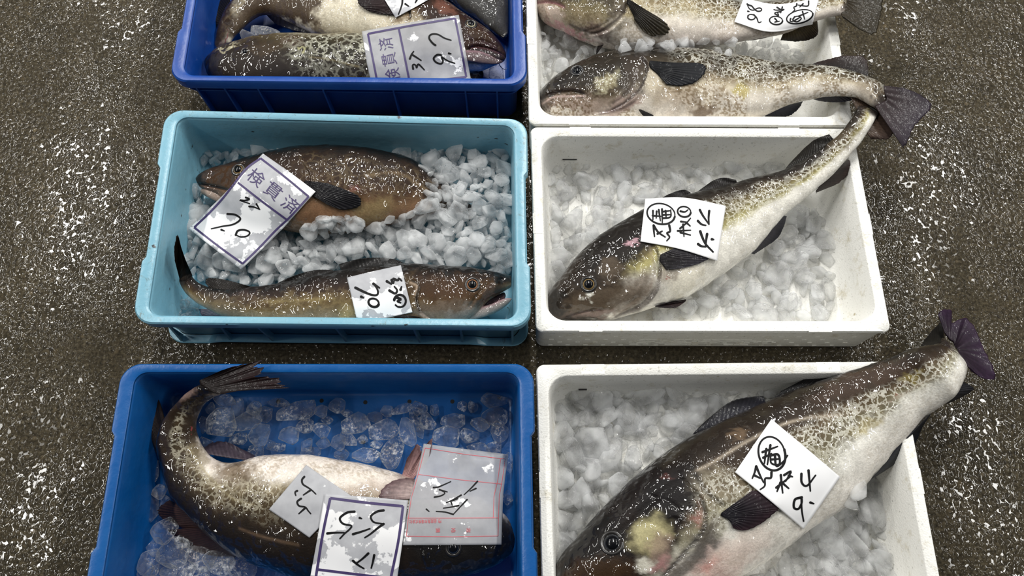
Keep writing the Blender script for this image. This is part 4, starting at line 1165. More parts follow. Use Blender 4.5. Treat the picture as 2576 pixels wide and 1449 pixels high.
fB1 = f
fin(f, 'tail_fin', [(672, 142), (780, 222)], [(800, 82), (870, 62), (940, 45), (1012, 34), (985, 66), (1042, 64), (1030, 98), (1000, 118), (1108, 128), (1130, 158), (1170, 185), (1080, 192), (960, 194), (860, 205)], (38, 30, 29), (52, 36, 38), bz=.014, dz=.022, rag=.16, rays_=26, seed=61)
fin(f, 'dorsal_fin', [(478, 395), (432, 560)], [(470, 360), (440, 260), (418, 238), (395, 262), (368, 252), (354, 290), (370, 400), (415, 535)], (58, 50, 46), (62, 52, 48), dz=-.02, rag=.07, rays_=20, seed=62)
fin(f, 'dorsal_fin', [(560, 840), (690, 985)], [(490, 800), (425, 850), (450, 905), (520, 940), (610, 985)], (70, 52, 48), (74, 54, 52), dz=-.03, rag=.08, rays_=14, seed=63)
fin(f, 'dorsal_fin', [(660, 955), (860, 1112)], [(478, 968), (540, 1030), (620, 1082), (740, 1112), (850, 1118)], (62, 44, 42), (66, 46, 44), dz=-.03, rag=.05, rays_=18, seed=64)
fin(f, 'anal_fin', [(690, 545), (960, 585)], [(675, 520), (730, 485), (800, 480), (870, 510), (962, 555)], (84, 76, 84), (74, 66, 78), dz=-.02, rag=.06, rays_=12, wave=.008, seed=65)
fin(f, 'pelvic_fin', [(1772, 668), (1840, 680)], [(1800, 570), (1838, 512), (1862, 482), (1885, 525), (1908, 488), (1946, 458), (1925, 560), (1880, 625)], (188, 156, 154), (108, 84, 86), dz=.02, rag=.08, rays_=10, seed=66)
fin(f, 'pectoral_fin', [(1985, 735), (1990, 785)], [(1860, 690), (1780, 682), (1690, 712), (1640, 785), (1720, 802), (1850, 795)], (214, 196, 190), (110, 90, 92), drape=True, rag=.03, rays_=12, seed=67)
eye(f, (2052, 1066), 42, M['iris_dark'])

# --- navy crate: three cod
D3 = [(2405, 245, 2372, 275), (2412, 100, 2290, 222), (2412, -20, 2180, 122), (2380, -130, 2060, 42), (2280, -230, 1930, -50), (2120, -300, 1780, -110), (1900, -340, 1600, -150), (1700, -350, 1450, -190)]
f = fish('nav', 'grey cod mostly hidden behind the others at the back right of the navy crate', 'R1', D3, [.05, .052, .055, .055], [.55, .5, .5],
         [(0, (74, 72, 70)), (.5, (96, 94, 92)), (1, (60, 58, 56))], SK_p, blobs=[(2180, 60, 160, 90, 30, (110, 110, 110), .6, .6)], group='cod in the navy crate')
D2 = [(2394, 385, 2380, 425), (2345, 300, 2305, 455), (2262, 222, 2205, 487), (2162, 155, 2085, 492), (2060, 85, 1950, 482), (1950, 15, 1820, 452), (1820, -50, 1680, 400), (1660, -120, 1530, 335), (1500, -160, 1380, 285), (1340, -190, 1230, 258),
      (1180, -200, 1080, 242), (1010, -190, 955, 192), (830, -160, 830, 132), (660, -110, 700, 92), (515, -40, 612, 125), (420, 60, 540, 192), (370, 160, 480, 252), (345, 250, 440, 312), (332, 330, 400, 362)]
f = fish('nav', 'cod with wide open jaws and white belly, in the middle of the navy crate', 'R1', D2, [.085, .085, .082, .076, .072, .070, .066, .060, .05], [.62, .6, .6, .58, .55, .52, .5, .5],
         [(0, (48, 36, 28)), (.3, (84, 66, 46)), (.48, (104, 84, 62)), (.62, (186, 176, 156)), (.72, (240, 234, 220)), (1, (240, 234, 220))], SK_b, retic=[(.3, .6, .5, .95, .5)],
         blobs=[(1000, 60, 420, 110, 6, (88, 72, 54), .95, .25), (560, 130, 180, 190, 0, (86, 70, 52), .95, .3), (1100, 180, 70, 60, 30, (110, 92, 74), .8, .4), (1350, 130, 300, 170, 8, (228, 222, 206), 1, .18), (1620, 230, 160, 90, 25, (222, 214, 196), .95, .3), (2050, 150, 330, 160, 32, (66, 44, 28), 1, .2), (2200, 250, 110, 90, 20, (80, 56, 32), .8, .4),
                (1960, 60, 80, 50, 20, (150, 110, 96), .6, .5), (2240, 310, 150, 30, 18, (72, 46, 46), .9, .4), (2260, 390, 130, 40, 12, (108, 92, 94), .95, .3), (2230, 455, 120, 22, 4, (216, 208, 200), .95, .3), (370, 330, 50, 40, -60, (212, 190, 186), .9, .4), (420, 270, 10, 40, 20, (170, 90, 100), .7, .5),
                (500, 30, 40, 80, 25, (196, 192, 176), .5, .5), (1640, 110, 60, 60, 0, (128, 108, 80), .8, .5), (1135, 24, 6, 5, 0, (180, 40, 40), .9, .3), (1230, 240, 20, 8, 10, (196, 80, 80), .7, .5), (1700, 100, 14, 60, 10, (40, 32, 30), .8, .4)],
         lines=[([(2392, 410), (2330, 370), (2250, 335), (2180, 325), (2110, 345)], 9, (34, 20, 20), .95), ([(2140, 345), (2180, 330), (2230, 345)], 8, (190, 150, 160), .8), ([(2130, 440), (2240, 440), (2360, 425)], 6, (70, 56, 56), .6)],
         grooves=[([(2394, 412), (2330, 372), (2250, 338), (2180, 328), (2110, 350)], 14, .009), ([(2120, 290), (2230, 285), (2330, 330)], 10, .003), ([(2360, 432), (2240, 440), (2130, 440)], 10, .003)],
         steps=[([(1690, 30), (1720, 110), (1690, 220), (1640, 300)], 40, .006)], group='cod in the navy crate')
fD2 = f
fin(f, 'dorsal_fin', [(452, 30), (372, 190)], [(440, -20), (370, -5), (320, 30), (318, 110), (345, 190)], (34, 31, 30), (28, 26, 26), dz=-.01, rag=.05, rays_=14, seed=71)
fin(f, 'anal_fin', [(690, 75), (860, 120), (1090, 235)], [(690, 95), (760, 165), (850, 205), (1000, 240), (1085, 246)], (48, 46, 62), (36, 36, 50), drape=False, dz=-.015, rag=.05, rays_=12, seed=72)
fin(f, 'pectoral_fin', [(1600, 20), (1620, 80)], [(1450, -40), (1340, -10), (1380, 60), (1480, 95), (1580, 105)], (60, 44, 44), (44, 34, 36), drape=True, rag=.04, rays_=14, seed=73)
eye(f, (2140, 168), 40, M['iris_pale'])
jaw(f, 'mouth_lining', 'R1', [(2386, 398, 2378, 425), (2320, 362, 2310, 415), (2230, 335, 2222, 395), (2140, 335, 2136, 380)], [.106, .110, .112, .112], .35, (60, 34, 36), (34, 20, 22), SK_p)
jaw(f, 'lower_jaw', 'R1', [(2372, 420, 2362, 448), (2300, 392, 2288, 452), (2210, 362, 2202, 444), (2130, 356, 2126, 430), (2080, 360, 2078, 420)], [.104, .110, .114, .114], .45, (132, 104, 112), (92, 78, 80), SK_p)
barbel(f, 'R1', [(2335, 440), (2350, 470), (2380, 490), (2396, 478)], [.07, .055, .045, .045])
D1 = [(268, 470, 264, 425), (300, 540, 308, 385), (400, 600, 400, 330), (520, 630, 520, 295), (660, 650, 660, 270), (800, 655, 800, 258), (950, 658, 950, 256), (1100, 658, 1100, 258), (1250, 655, 1250, 255),
      (1400, 645, 1400, 262), (1550, 625, 1550, 282), (1700, 605, 1700, 315), (1850, 590, 1850, 355), (2000, 580, 2000, 405), (2130, 575, 2130, 445), (2230, 570, 2230, 480)]
f = fish('nav', 'dark patterned cod along the front of the navy crate, head to the left', 'R1', D1, [.080, .084, .086, .086, .082, .07, .055], [.7, .62, .6, .58, .5, .45],
         [(0, (34, 25, 21)), (.3, (48, 36, 28)), (.55, (62, 50, 36)), (.75, (88, 78, 56)), (.9, (112, 102, 80)), (1, (176, 168, 146))], SK_c, retic=[(.36, .97, .38, .98, 1.0), (.1, .4, .4, .98, .35)],
         blobs=[(480, 430, 260, 150, -8, (58, 46, 34), .85, .3), (300, 460, 70, 90, 0, (34, 27, 24), .9, .4), (900, 290, 90, 30, 10, (104, 86, 74), .8, .5), (955, 345, 32, 14, -12, (206, 204, 166), .95, .3), (420, 330, 90, 10, -20, (196, 190, 164), .8, .5), (700, 340, 150, 40, -6, (96, 80, 56), .6, .5)],
         lines=[([(960, 275), (990, 320), (975, 380)], 8, (40, 34, 28), .7), ([(1000, 395), (1150, 420), (1350, 470)], 7, (150, 140, 110), .7)],
         grooves=[([(450, 400), (470, 440)], 10, .002)],
         steps=[([(980, 440), (1000, 360), (960, 275)], 40, .005)], group='cod in the navy crate')
fD1 = f
eye(f, (550, 360), 30, M['iris_dark'], sink=.35)

# ------------------------------------------------------------------ ice
def chunk_mesh(seed, stretch, level):
    r = random.Random(seed)
    bm = bmesh.new()
    for k in range(15):
        v = Vector((r.gauss(0, 1), r.gauss(0, 1), r.gauss(0, 1))).normalized()
        q = r.uniform(.85, 1.12)
        bm.verts.new((v.x * stretch[0] * q, v.y * stretch[1] * q, v.z * stretch[2] * q))
    bmesh.ops.convex_hull(bm, input=bm.verts)
    for v in [v for v in bm.verts if not v.link_faces]: bm.verts.remove(v)
    me = bpy.data.meshes.new('ice_shape'); bm.to_mesh(me); bm.free()
    o = bpy.data.objects.new('ice_shape', me); C.objects.link(o)
    cr_ = o.modifiers.new('s', 'SUBSURF'); cr_.levels = level
    for e in me.edges: pass
    a = me.attributes.new('crease_edge', 'FLOAT', 'EDGE')
    a.data.foreach_set('value', np.full(len(me.edges), 0.55, np.float32))
    dg = bpy.context.evaluated_depsgraph_get()
    m2 = bpy.data.meshes.new_from_object(o.evaluated_get(dg))
    bpy.data.objects.remove(o); bpy.data.meshes.remove(me)
    m2.name = 'ice_chunk'
    m2.polygons.foreach_set('use_smooth', np.ones(len(m2.polygons), bool))
    V = np.zeros(len(m2.vertices) * 3); m2.vertices.foreach_get('co', V); V = V.reshape(-1, 3)
    V -= (V.max(0) + V.min(0)) / 2
    V /= np.abs(V[:, :2]).max()
    m2.vertices.foreach_set('co', V.ravel()); m2.update()
    return m2
SHAPES = [chunk_mesh(s_, st_, 2) for s_, st_ in enumerate([(1, .8, .7), (1, .65, .55), (1, .9, .75), (1.1, .55, .5), (1, .75, .8), (1.2, .7, .6), (1, 1, .6), (1.3, .5, .45), (1, .85, .6), (1.1, .8, .7)])]
SHAPE_VF = []
for k in range(8):
    m_ = chunk_mesh(50 + k, (1, random.uniform(.55, .9), random.uniform(.5, .75)), 1)
    V = np.zeros(len(m_.vertices) * 3); m_.vertices.foreach_get('co', V)
    SHAPE_VF.append((V.reshape(-1, 3), [tuple(p_.vertices) for p_ in m_.polygons]))
    bpy.data.meshes.remove(m_)
PROTO = {}
CO = {}
def place_chunk(c, sx, sy, sz, rot, mat, label, group, shape, key=None):
    if key:
        if shape not in CO:
            v = np.zeros(len(SHAPES[shape].vertices) * 3); SHAPES[shape].vertices.foreach_get('co', v)
            CO[shape] = (v.reshape(-1, 3), [tuple(p_.vertices) for p_ in SHAPES[shape].polygons])
        from mathutils import Euler
        R3 = np.array(Euler(rot).to_matrix())
        add_solid('bed_' + key, (CO[shape][0] * [sx, sy, sz]) @ R3.T + np.array(c), CO[shape][1])
    pk = (shape, mat.name)
    if pk not in PROTO:
        me = SHAPES[shape].copy() if any(k[0] == shape for k in PROTO) else SHAPES[shape]
        me.materials.clear(); me.materials.append(mat)
        PROTO[pk] = bpy.data.objects.new('ice_chunk', me); o = PROTO[pk]
    else:
        o = PROTO[pk].copy()
    C.objects.link(o)
    o.location = tuple(float(v) for v in c); o.rotation_euler = rot; o.scale = (sx, sy, sz)
    tag(o, label, 'ice', group)
    return o
def inside(p, poly):
    x, y = p; c = False; n = len(poly)
    for i in range(n):
        x1, y1 = poly[i]; x2, y2 = poly[(i + 1) % n]
        if (y1 > y) != (y2 > y) and x < (x2 - x1) * (y - y1) / (y2 - y1) + x1: c = not c
    return c
def scatter(polys, dist, seed, tries=9000, cap=9999):
    r = random.Random(seed)
    out = []
    allp = np.vstack(polys)
    x0, y0 = allp.min(0); x1, y1 = allp.max(0)
    for _ in range(tries):
        p = (r.uniform(x0, x1), r.uniform(y0, y1))
        if not any(inside(p, po) for po in polys): continue
        if any((p[0] - q[0]) ** 2 + (p[1] - q[1]) ** 2 < dist * dist for q in out): continue
        out.append(p)
        if len(out) >= cap: break
    return out
PXM = 1.36 / FOC                                 # about one photo pixel in metres down in the crates
BV = {k: bvh_of([k]) for k in ('w1', 'w2', 'w3', 'sky', 'blu', 'nav')}
def surf_z(key, p, z, over):
    """height for a piece of ice at this spot; None when a fish lies over it"""
    h = hit(BV[key], p)
    if h is not None and h[0][2] > z - .004:
        if over is not None and any(inside(p, o) for o in over): return float(h[0][2]) + .004
        return None
    return z
def loose(key, polys, n, rad, zf, mat, label, group, seed, over=None, dist=None, flat=.8):
    r = random.Random(seed)
    pts = scatter(polys, dist or rad * 1.25, seed, cap=n * 3)
    k = 0
    for p in pts:
        if k >= n: break
        z = surf_z(key, p, zf(p) if callable(zf) else zf, over)
        if z is None: continue
        R = rad * r.uniform(.75, 1.35) * PXM
        c = un(np.array([p]), np.array([z]))[0]
        place_chunk(c, R, R, R * flat * r.uniform(.8, 1.25), (r.uniform(-.6, .6), r.uniform(-.6, .6), r.uniform(0, 6.28)), mat, label, group, r.randrange(len(SHAPES)), key)
        k += 1
    return k
def bed(key, polys, rad, zf, mat, label, seed, over=None, dist=None, layers=1):
    r = random.Random(seed)
    VV, FF = [], []; n = 0
    for L in range(layers):
        for p in scatter(polys, dist or rad * 1.1, seed + L * 31):
            z = surf_z(key, p, (zf(p) if callable(zf) else zf) - .010 * L, over)
            if z is None: continue
            V, F = SHAPE_VF[r.randrange(len(SHAPE_VF))]
            R = rad * r.uniform(.7, 1.3) * PXM
            e = Matrix.Rotation(r.uniform(0, 6.28), 3, 'Z') @ Matrix.Rotation(r.uniform(-.7, .7), 3, 'X') @ Matrix.Rotation(r.uniform(-.7, .7), 3, 'Y')
            V = (V * R * np.array([1, 1, .85])) @ np.array(e).T + un(np.array([p]), np.array([z]))[0]
            VV.append(V); FF += [tuple(i + n for i in f_) for f_ in F]; n += len(V)
    V = np.vstack(VV)
    o = mesh_obj('ice_bed', V, FF, mat, origin=V.mean(0) * [1, 1, 0] + [0, 0, V[:, 2].min()], flip=False)
    tag(o, label, 'ice', None, 'stuff')
    add_solid('bed_' + key, V, FF)

# mid blue crate: separate clear pieces, one by one
PIECES = [(775, 385, 86, 92, -20), (870, 300, 38, 50, 0), (920, 370, 78, 48, -28), (800, 255, 70, 42, 10), (990, 445, 56, 58, 20), (1150, 450, 60, 52, 0), (1095, 268, 66, 30, 5), (1190, 320, 112, 58, -18),
          (1325, 318, 36, 40, 0), (1415, 285, 46, 42, 0), (1360, 365, 36, 28, 10), (1325, 420, 52, 42, 20), (1515, 385, 82, 50, -22), (1470, 328, 36, 20, 20), (1340, 490, 42, 38, 0), (1420, 490, 40, 50, 0),
          (1476, 468, 34, 62, -40), (1575, 560, 78, 50, 0), (1670, 420, 86, 52, -18), (1690, 315, 36, 30, 20), (1770, 305, 60, 28, -22), (1865, 300, 46, 44, 0), (1800, 430, 44, 78, -18), (1850, 390, 34, 100, -28),
          (1910, 375, 52, 48, 30), (1950, 310, 26, 30, 0), (2050, 370, 70, 44, -5), (2100, 290, 26, 34, 0), (2160, 292, 30, 36, 0), (2275, 256, 76, 44, 0), (2280, 345, 76, 54, 0), (2200, 390, 56, 46, 20),
          (2140, 450, 56, 44, 0), (2010, 462, 76, 70, 0), (2308, 430, 50, 66, 0), (2195, 530, 72, 50, 20), (2275, 520, 42, 40, 0), (1720, 540, 60, 88, 12), (2355, 600, 24, 60, 0), (2352, 790, 30, 46, 0),
          (870, 470, 56, 36, -10), (970, 535, 46, 34, 0), (1080, 515, 56, 26, 0), (1250, 500, 36, 48, 30), (690, 490, 40, 34, 0), (1050, 495, 26, 26, 0), (1270, 540, 60, 28, 0), (690, 390, 40, 50, 0),
          (1010, 335, 52, 48, 0), (1240, 395, 50, 40, 0), (1620, 350, 44, 34, 0), (1555, 470, 32, 30, 0), (1440, 555, 42, 40, 0), (1860, 560, 50, 60, 0), (960, 300, 40, 40, 0), (1630, 500, 36, 30, 0), (2080, 560, 60, 40, 0), (720, 300, 30, 40, 0),
          (400, 640, 40, 72, -12), (395, 838, 50, 108, 6), (520, 1090, 82, 74, 0), (470, 970, 62, 66, 20), (420, 1060, 50, 56, 0), (385, 1150, 58, 62, 0), (665, 1118, 84, 72, 20), (545, 1190, 92, 50, 0),
          (770, 1140, 86, 58, 25), (880, 1172, 92, 44, 18), (720, 1205, 62, 42, 0), (830, 1215, 52, 34, 0), (630, 1215, 82, 44, 0), (450, 1212, 84, 54, 0), (365, 1195, 42, 62, 0), (470, 860, 30, 84, -10), (440, 760, 40, 50, 0), (580, 1020, 50, 40, 0)]
rr = random.Random(3)
for k, (x, y, rx, ry, rot) in enumerate(PIECES):
    p = px('R5', [(x, y)])[0]
    left = x < 950 and y > 600
    hz = min(rx, ry) / 2.183 * PXM * .62
    z = .013 + hz + (.020 if left and y > 900 else 0) + rr.uniform(0, .012)
    if x in (775, 990, 1150, 920, 1325, 1190, 1575, 1770, 1800): z += .016
    c = un(np.array([p]), np.array([z]))[0]
    place_chunk(c, rx / 2.183 * PXM, ry / 2.183 * PXM * 1.15, hz, (rr.uniform(-.15, .15), rr.uniform(-.15, .15), -math.radians(rot)), M['ice_blue'],
                'clear ice piece in the heap on the near left floor of the mid blue crate' if left else 'clear ice piece lying on the mid blue crate floor above the curled cod',
                'ice pieces left of the curled cod' if left else 'ice pieces above the curled cod', rr.choice((0, 2, 4, 6, 8, 9)) if rx < ry * 1.8 and ry < rx * 1.8 else rr.choice((0, 2, 8)), 'blu')

# light blue crate
sky_polys = [px('R3', [(390, 520), (440, 300), (620, 275), (800, 262), (1100, 238), (1500, 262), (1690, 290), (1900, 245), (2190, 262), (2205, 990), (1900, 960), (1500, 900), (1250, 940), (950, 1010), (700, 1060), (480, 1050), (400, 1000), (330, 900), (330, 730)])]
sky_over = [px('R3', [(1000, 740), (1080, 680), (1250, 655), (1420, 690), (1600, 660), (1700, 580), (1750, 470), (1680, 330), (1800, 330), (2100, 500), (2060, 720), (1700, 740), (1100, 800)])]
def sky_z(p):
    q = ((np.asarray(p) - np.array([320, 260])) * 2.3)
    z = .040
    z += .034 * math.exp(-(((q[0] - 1950) / 330) ** 2 + ((q[1] - 520) / 330) ** 2))
    z += .030 * math.exp(-(((q[0] - 1250) / 700) ** 2 + ((q[1] - 850) / 120) ** 2))
    return z
loose('sky', sky_polys, 118, 25, sky_z, M['ice_snow'], 'lump of whitish ice heaped round the two brown cod in the light blue crate', 'ice lumps in the light blue crate', 21, sky_over, 27)
bed('sky', sky_polys, 17, lambda p: sky_z(p) - .008, M['ice_snow'], 'whitish crushed ice packed between the two brown cod in the light blue crate', 22, sky_over, 17, 2)
c_polys = [px('R3', [(285, 1100), (330, 1110), (500, 1200), (560, 1245), (280, 1245)])]
loose('sky', c_polys, 9, 20, .03, M['ice_blue'], 'clear ice piece by the tail of the lower cod in the light blue crate', 'ice pieces in the light blue crate corner', 23, None, 20)

# foam boxes
w2_polys = [px('R4', [(125, 330), (260, 285), (700, 262), (1000, 262), (1560, 280), (1540, 330), (1000, 500), (560, 700), (140, 1180)]),
            px('R4', [(760, 1225), (1000, 1090), (1300, 900), (1660, 530), (1790, 560), (1860, 640), (1890, 900), (1890, 1225)])]
loose('w2', w2_polys, 42, 34, .030, M['ice_white'], 'glassy ice lump beside the slanting cod in the middle foam box', 'ice lumps in the middle foam box', 31, None, 42)
bed('w2', w2_polys, 27, .022, M['ice_white'], 'glassy crushed ice on the floor of the middle foam box', 32, None, 27)
w3_polys = [px('R6', [(135, 500), (300, 430), (900, 425), (1360, 440), (1250, 500), (860, 700), (560, 900), (300, 1150), (150, 1360)]),
            px('R6', [(1250, 1446), (1480, 1220), (1700, 1070), (1830, 900), (1890, 960), (1930, 1130), (1970, 1446), (1980, 1560), (1100, 1560)])]
loose('w3', w3_polys, 42, 36, .034, M['ice_white'], 'glassy ice lump beside the largest cod in the nearest foam box', 'ice lumps in the nearest foam box', 41, None, 44)
w3_over = [px('R6', [(1060, 1446), (1250, 1300), (1480, 1190), (1640, 1060), (1800, 900), (1850, 1500), (1000, 1560)])]
bed('w3', w3_polys, 29, lambda p: .026, M['ice_white'], 'glassy crushed ice on the floor of the nearest foam box', 42, w3_over, 29)
w1_polys = [px('R2', [(105, 170), (300, 200), (470, 280), (520, 320), (380, 380), (200, 470), (110, 560)]),
            px('R2', [(470, 330), (560, 250), (1300, 240), (1480, 235), (1720, 330), (1640, 375), (1300, 330), (700, 310)])]
w1_over = [px('R2', [(540, 235), (900, 190), (1300, 190), (1310, 260), (600, 310)]), px('R2', [(1100, 280), (1340, 270), (1420, 330), (1200, 335)])]
loose('w1', w1_polys, 24, 20, .045, M['ice_white'], 'glassy ice lump between the two cod in the back foam box', 'ice lumps in the back foam box', 51, w1_over, 26)
bed('w1', w1_polys, 17, .034, M['ice_white'], 'glassy crushed ice between the two cod in the back foam box', 52, w1_over, 18)
# navy crate: a few big clear pieces
for k, (x, y, rx, ry, rot) in enumerate([(700, 225, 130, 55, 12), (570, 265, 60, 55, 0), (880, 280, 60, 40, 0), (2320, 520, 60, 60, 0)]):
    p = px('R1', [(x, y)])[0]
    c = un(np.array([p]), np.array([.060 if k < 3 else .04]))[0]
    place_chunk(c, rx / 2.8 * PXM * 1.1, ry / 2.8 * PXM * 1.3, .014, (rr.uniform(-.2, .2), rr.uniform(-.2, .2), -math.radians(rot)), M['ice_clear'],
                ['large clear ice slab in the bend of the open-jawed cod', 'rounded clear ice piece left of the large ice slab', 'small clear ice piece right of the large ice slab', 'clear ice piece in the front right corner of the navy crate'][k], None, (1, 4, 0, 6)[k])

# ------------------------------------------------------------------ paper tags
def kanji_vf(body):
    cu = bpy.data.curves.new('t', 'FONT'); cu.body = body; cu.size = 1.0
    cu.resolution_u = 3
    o = bpy.data.objects.new('t', cu); C.objects.link(o)
    dg = bpy.context.evaluated_depsgraph_get()
    me = bpy.data.meshes.new_from_object(o.evaluated_get(dg))
    V = np.zeros(len(me.vertices) * 3); me.vertices.foreach_get('co', V); V = V.reshape(-1, 3)[:, :2].copy()
    F = [tuple(p_.vertices) for p_ in me.polygons]
    bpy.data.objects.remove(o); bpy.data.curves.remove(cu); bpy.data.meshes.remove(me)
    return V, F

class Paper:
    """a sheet laid over whatever is under it; rows of pixel points give where its edges run"""
    def __init__(s, keys, rows, view, mat, label, group='paper tags', nx=40, ny=40, stiff=60, gap=.003, zlift=None, name='paper_tag'):
        R_ = [cr(px(view, r_), nx) for r_ in rows]
        G = np.zeros((ny, nx, 2))
        st_ = np.stack(R_)                                     # rows x nx x 2
        u = np.linspace(0, len(rows) - 1, ny)
        for j in range(ny):
            k = min(int(u[j]), len(rows) - 2); t = u[j] - k
            G[j] = st_[k] * (1 - t) + st_[k + 1] * t
        s.G = G; s.nx, s.ny = nx, ny
        b = bvh_of(keys)
        pts = G.reshape(-1, 2)
        T = np.full(len(pts), np.nan)
        for k, p in enumerate(pts):
            h = hit(b, p)
            if h is not None: T[k] = h[0][2]
        Z = T.reshape(ny, nx)
        fill = np.nanmean(Z)
        bad = np.isnan(Z)
        Z = np.where(bad, fill - .01, Z) + gap
        Z0 = Z.copy()
        for it in range(stiff):
            pad = np.pad(Z, 1, mode='reflect', reflect_type='odd')
            av = (pad[:-2, 1:-1] + pad[2:, 1:-1] + pad[1:-1, :-2] + pad[1:-1, 2:]) / 4
            Z = np.maximum(Z0, av)
            Z = np.minimum(Z, np.nanmax(Z0) + .012)
        for it in range(4):
            pad = np.pad(Z, 1, mode='edge')
            Z = np.maximum(Z0 - .0012, (pad[:-2, 1:-1] + pad[2:, 1:-1] + pad[1:-1, :-2] + pad[1:-1, 2:]) / 4)
        if zlift is not None:
            X, Y = np.meshgrid(np.linspace(0, 1, nx), np.linspace(0, 1, ny))
            Z = Z + zlift(X, Y)
        s.Z = Z
        P = un(pts, Z.ravel())
        n = len(P)
        V = np.vstack([P, P - np.array([0, 0, .00025])])
        F = []
        for j in range(ny - 1):
            for i in range(nx - 1):
                a = j * nx + i
                F.append((a, a + nx, a + nx + 1, a + 1)); F.append((a + n, a + 1 + n, a + nx + 1 + n, a + nx + n))
        edge = list(range(nx)) + [j * nx + nx - 1 for j in range(1, ny)] + [(ny - 1) * nx + i for i in range(nx - 2, -1, -1)] + [j * nx for j in range(ny - 2, 0, -1)]
        for k in range(len(edge)):
            a, c_ = edge[k], edge[(k + 1) % len(edge)]
            F.append((a, c_, c_ + n, a + n))
        s.obj = mesh_obj(name, V, F, mat, origin=P.mean(0))
        tag(s.obj, label, 'paper tag', group)
        s.bvh = BVHTree.FromPolygons(P.tolist(), [f_ for f_ in F if max(f_) < n])
        add_solid(keys[0], V, F)
    def on(s, pts, lift=.0005):
        out = np.zeros((len(pts), 3)); last = None
        for k, p in enumerate(pts):
            h = hit(s.bvh, p)
            if h is None:
                d = np.linalg.norm(s.G.reshape(-1, 2) - p, axis=1); z = s.Z.ravel()[np.argmin(d)]
                out[k] = un(np.array([p]), np.array([z]))[0]
            else: out[k] = h[0]
        out[:, 2] += lift
        return out
    def strokes(s, view, lines, wpx, mat, name='handwriting', label=None, smooth=True, taper=True):
        VV, FF = [], []; n = 0
        for L in lines:
            L = px(view, L)
            ln = np.linalg.norm(np.diff(L, axis=0), axis=1).sum()
            m = max(4, int(ln / 2.2))
            c = cr(L, max(m, len(L) * 3)) if smooth and len(L) > 2 else resample(L, m)
            c = resample(c, m)
            d = np.gradient(c, axis=0); d /= np.maximum(np.linalg.norm(d, axis=1, keepdims=True), 1e-6)
            nn = np.stack([-d[:, 1], d[:, 0]], -1)
            t = np.linspace(0, 1, m)
            w = wpx / 2 * (np.clip(1.15 - .45 * t, .6, 1.2) if taper else np.ones(m))
            e0 = c - d * 0; 
            lf = s.on(c + nn * w[:, None]); rt = s.on(c - nn * w[:, None])
            k0 = np.vstack([lf, rt])
            VV.append(k0)
            for i in range(m - 1): FF.append((n + i, n + i + 1, n + m + i + 1, n + m + i))
            n += 2 * m
            if taper:                              # rounded pen ends
                for q, ww in ((c[0], w[0]), (c[-1], w[-1])):
                    a = np.linspace(0, 2 * math.pi, 11)[:-1]
                    VV.append(s.on(np.stack([q[0] + ww * np.cos(a), q[1] + ww * np.sin(a)], -1), .0006)); FF.append(tuple(range(n, n + 10))); n += 10
        o = mesh_obj(name, np.vstack(VV), FF, mat, s.obj, smooth=False, origin=np.vstack(VV).mean(0))
        for p_ in o.data.polygons:
            if p_.normal.z < 0: p_.flip()
        return o
    def print_text(s, view, body, org, right, up, mat, name='printed_lettering'):
        """lay one printed glyph or word: org is the lower left, right/up the cell axes in view pixels"""
        V, F = kanji_vf(body)
        if not len(V): return
        x0, y0 = V.min(0); x1, y1 = V.max(0)
        V = (V - [x0, y0]) / [x1 - x0, y1 - y0]
        P2 = px(view, [(org[0] + right[0] * a + up[0] * b_, org[1] + right[1] * a + up[1] * b_) for a, b_ in V])
        P = s.on(P2, .0006)
        return P, F
    def glyphs(s, items, mat, name='printed_lettering', view=None):
        VV, FF = [], []; n = 0
        for body, org, right, up in items:
            P, F = s.print_text(view, body, org, right, up, mat)
            VV.append(P); FF += [tuple(i + n for i in f_) for f_ in F]; n += len(P)
        o = mesh_obj(name, np.vstack(VV), FF, mat, s.obj, smooth=False, origin=np.vstack(VV).mean(0), flip=False)
        for p_ in o.data.polygons:
            if p_.normal.z < 0: p_.flip()
        return o
def ell(cx, cy, rx, ry, rot=0, a0=0, a1=360, n=20):
    r_ = math.radians(rot)
    out = []
    for k in range(n + 1):
        a = math.radians(a0 + (a1 - a0) * k / n)
        x, y = rx * math.cos(a), ry * math.sin(a)
        out.append((cx + x * math.cos(r_) - y * math.sin(r_), cy + x * math.sin(r_) + y * math.cos(r_)))
    return out
M['slip'] = mat_paper('slip_paper', .70, 9.1, .45)
P_wet = [mat_paper('wet_paper_%s' % n_, w_, sd, se) for n_, w_, sd, se in (('patchy', .55, 1.0, .12), ('soaked', .8, 2.2, .22), ('half', .5, 3.4, .10), ('dry', -.6, 4.1, .05), ('thin', .75, 5.6, .46))]
FR = 5.0                                          # width of the printed frame line in photo pixels

# light blue crate, big framed tag
t = Paper(['sky', 'bed_sky'], [[(785, 290), (940, 398), (1090, 510)], [(540, 545), (700, 645), (905, 720)], [(355, 725), (505, 842), (660, 962)]], 'R3', P_wet[0], 'framed paper tag reading 7.0 on the upper cod in the light blue crate', stiff=160)
t.strokes('R3', [[(772, 318), (910, 424), (1050, 540)], [(1050, 540), (985, 612), (925, 675), (860, 735), (760, 840), (668, 928)], [(668, 928), (530, 828), (388, 718)], [(388, 718), (470, 640), (545, 560), (610, 478), (690, 378), (772, 318)], [(640, 458), (780, 568), (925, 675)]], FR, M['print'], 'printed_frame', taper=False)
t.glyphs([(c_, (745 + k * 99 - 55 - 8, 420 + k * 78 + 14), (74, 60), (54, -70)) for k, c_ in enumerate('検貫済')], M['print'], view='R3')
t.strokes('a5', [[(1385, 1100), (1430, 1120), (1375, 1135), (1312, 1130), (1360, 1150), (1430, 1172)], [(1425, 1205), (1480, 1212), (1550, 1240)], [(1510, 1178), (1545, 1235)]], 4.0, M['ink'])
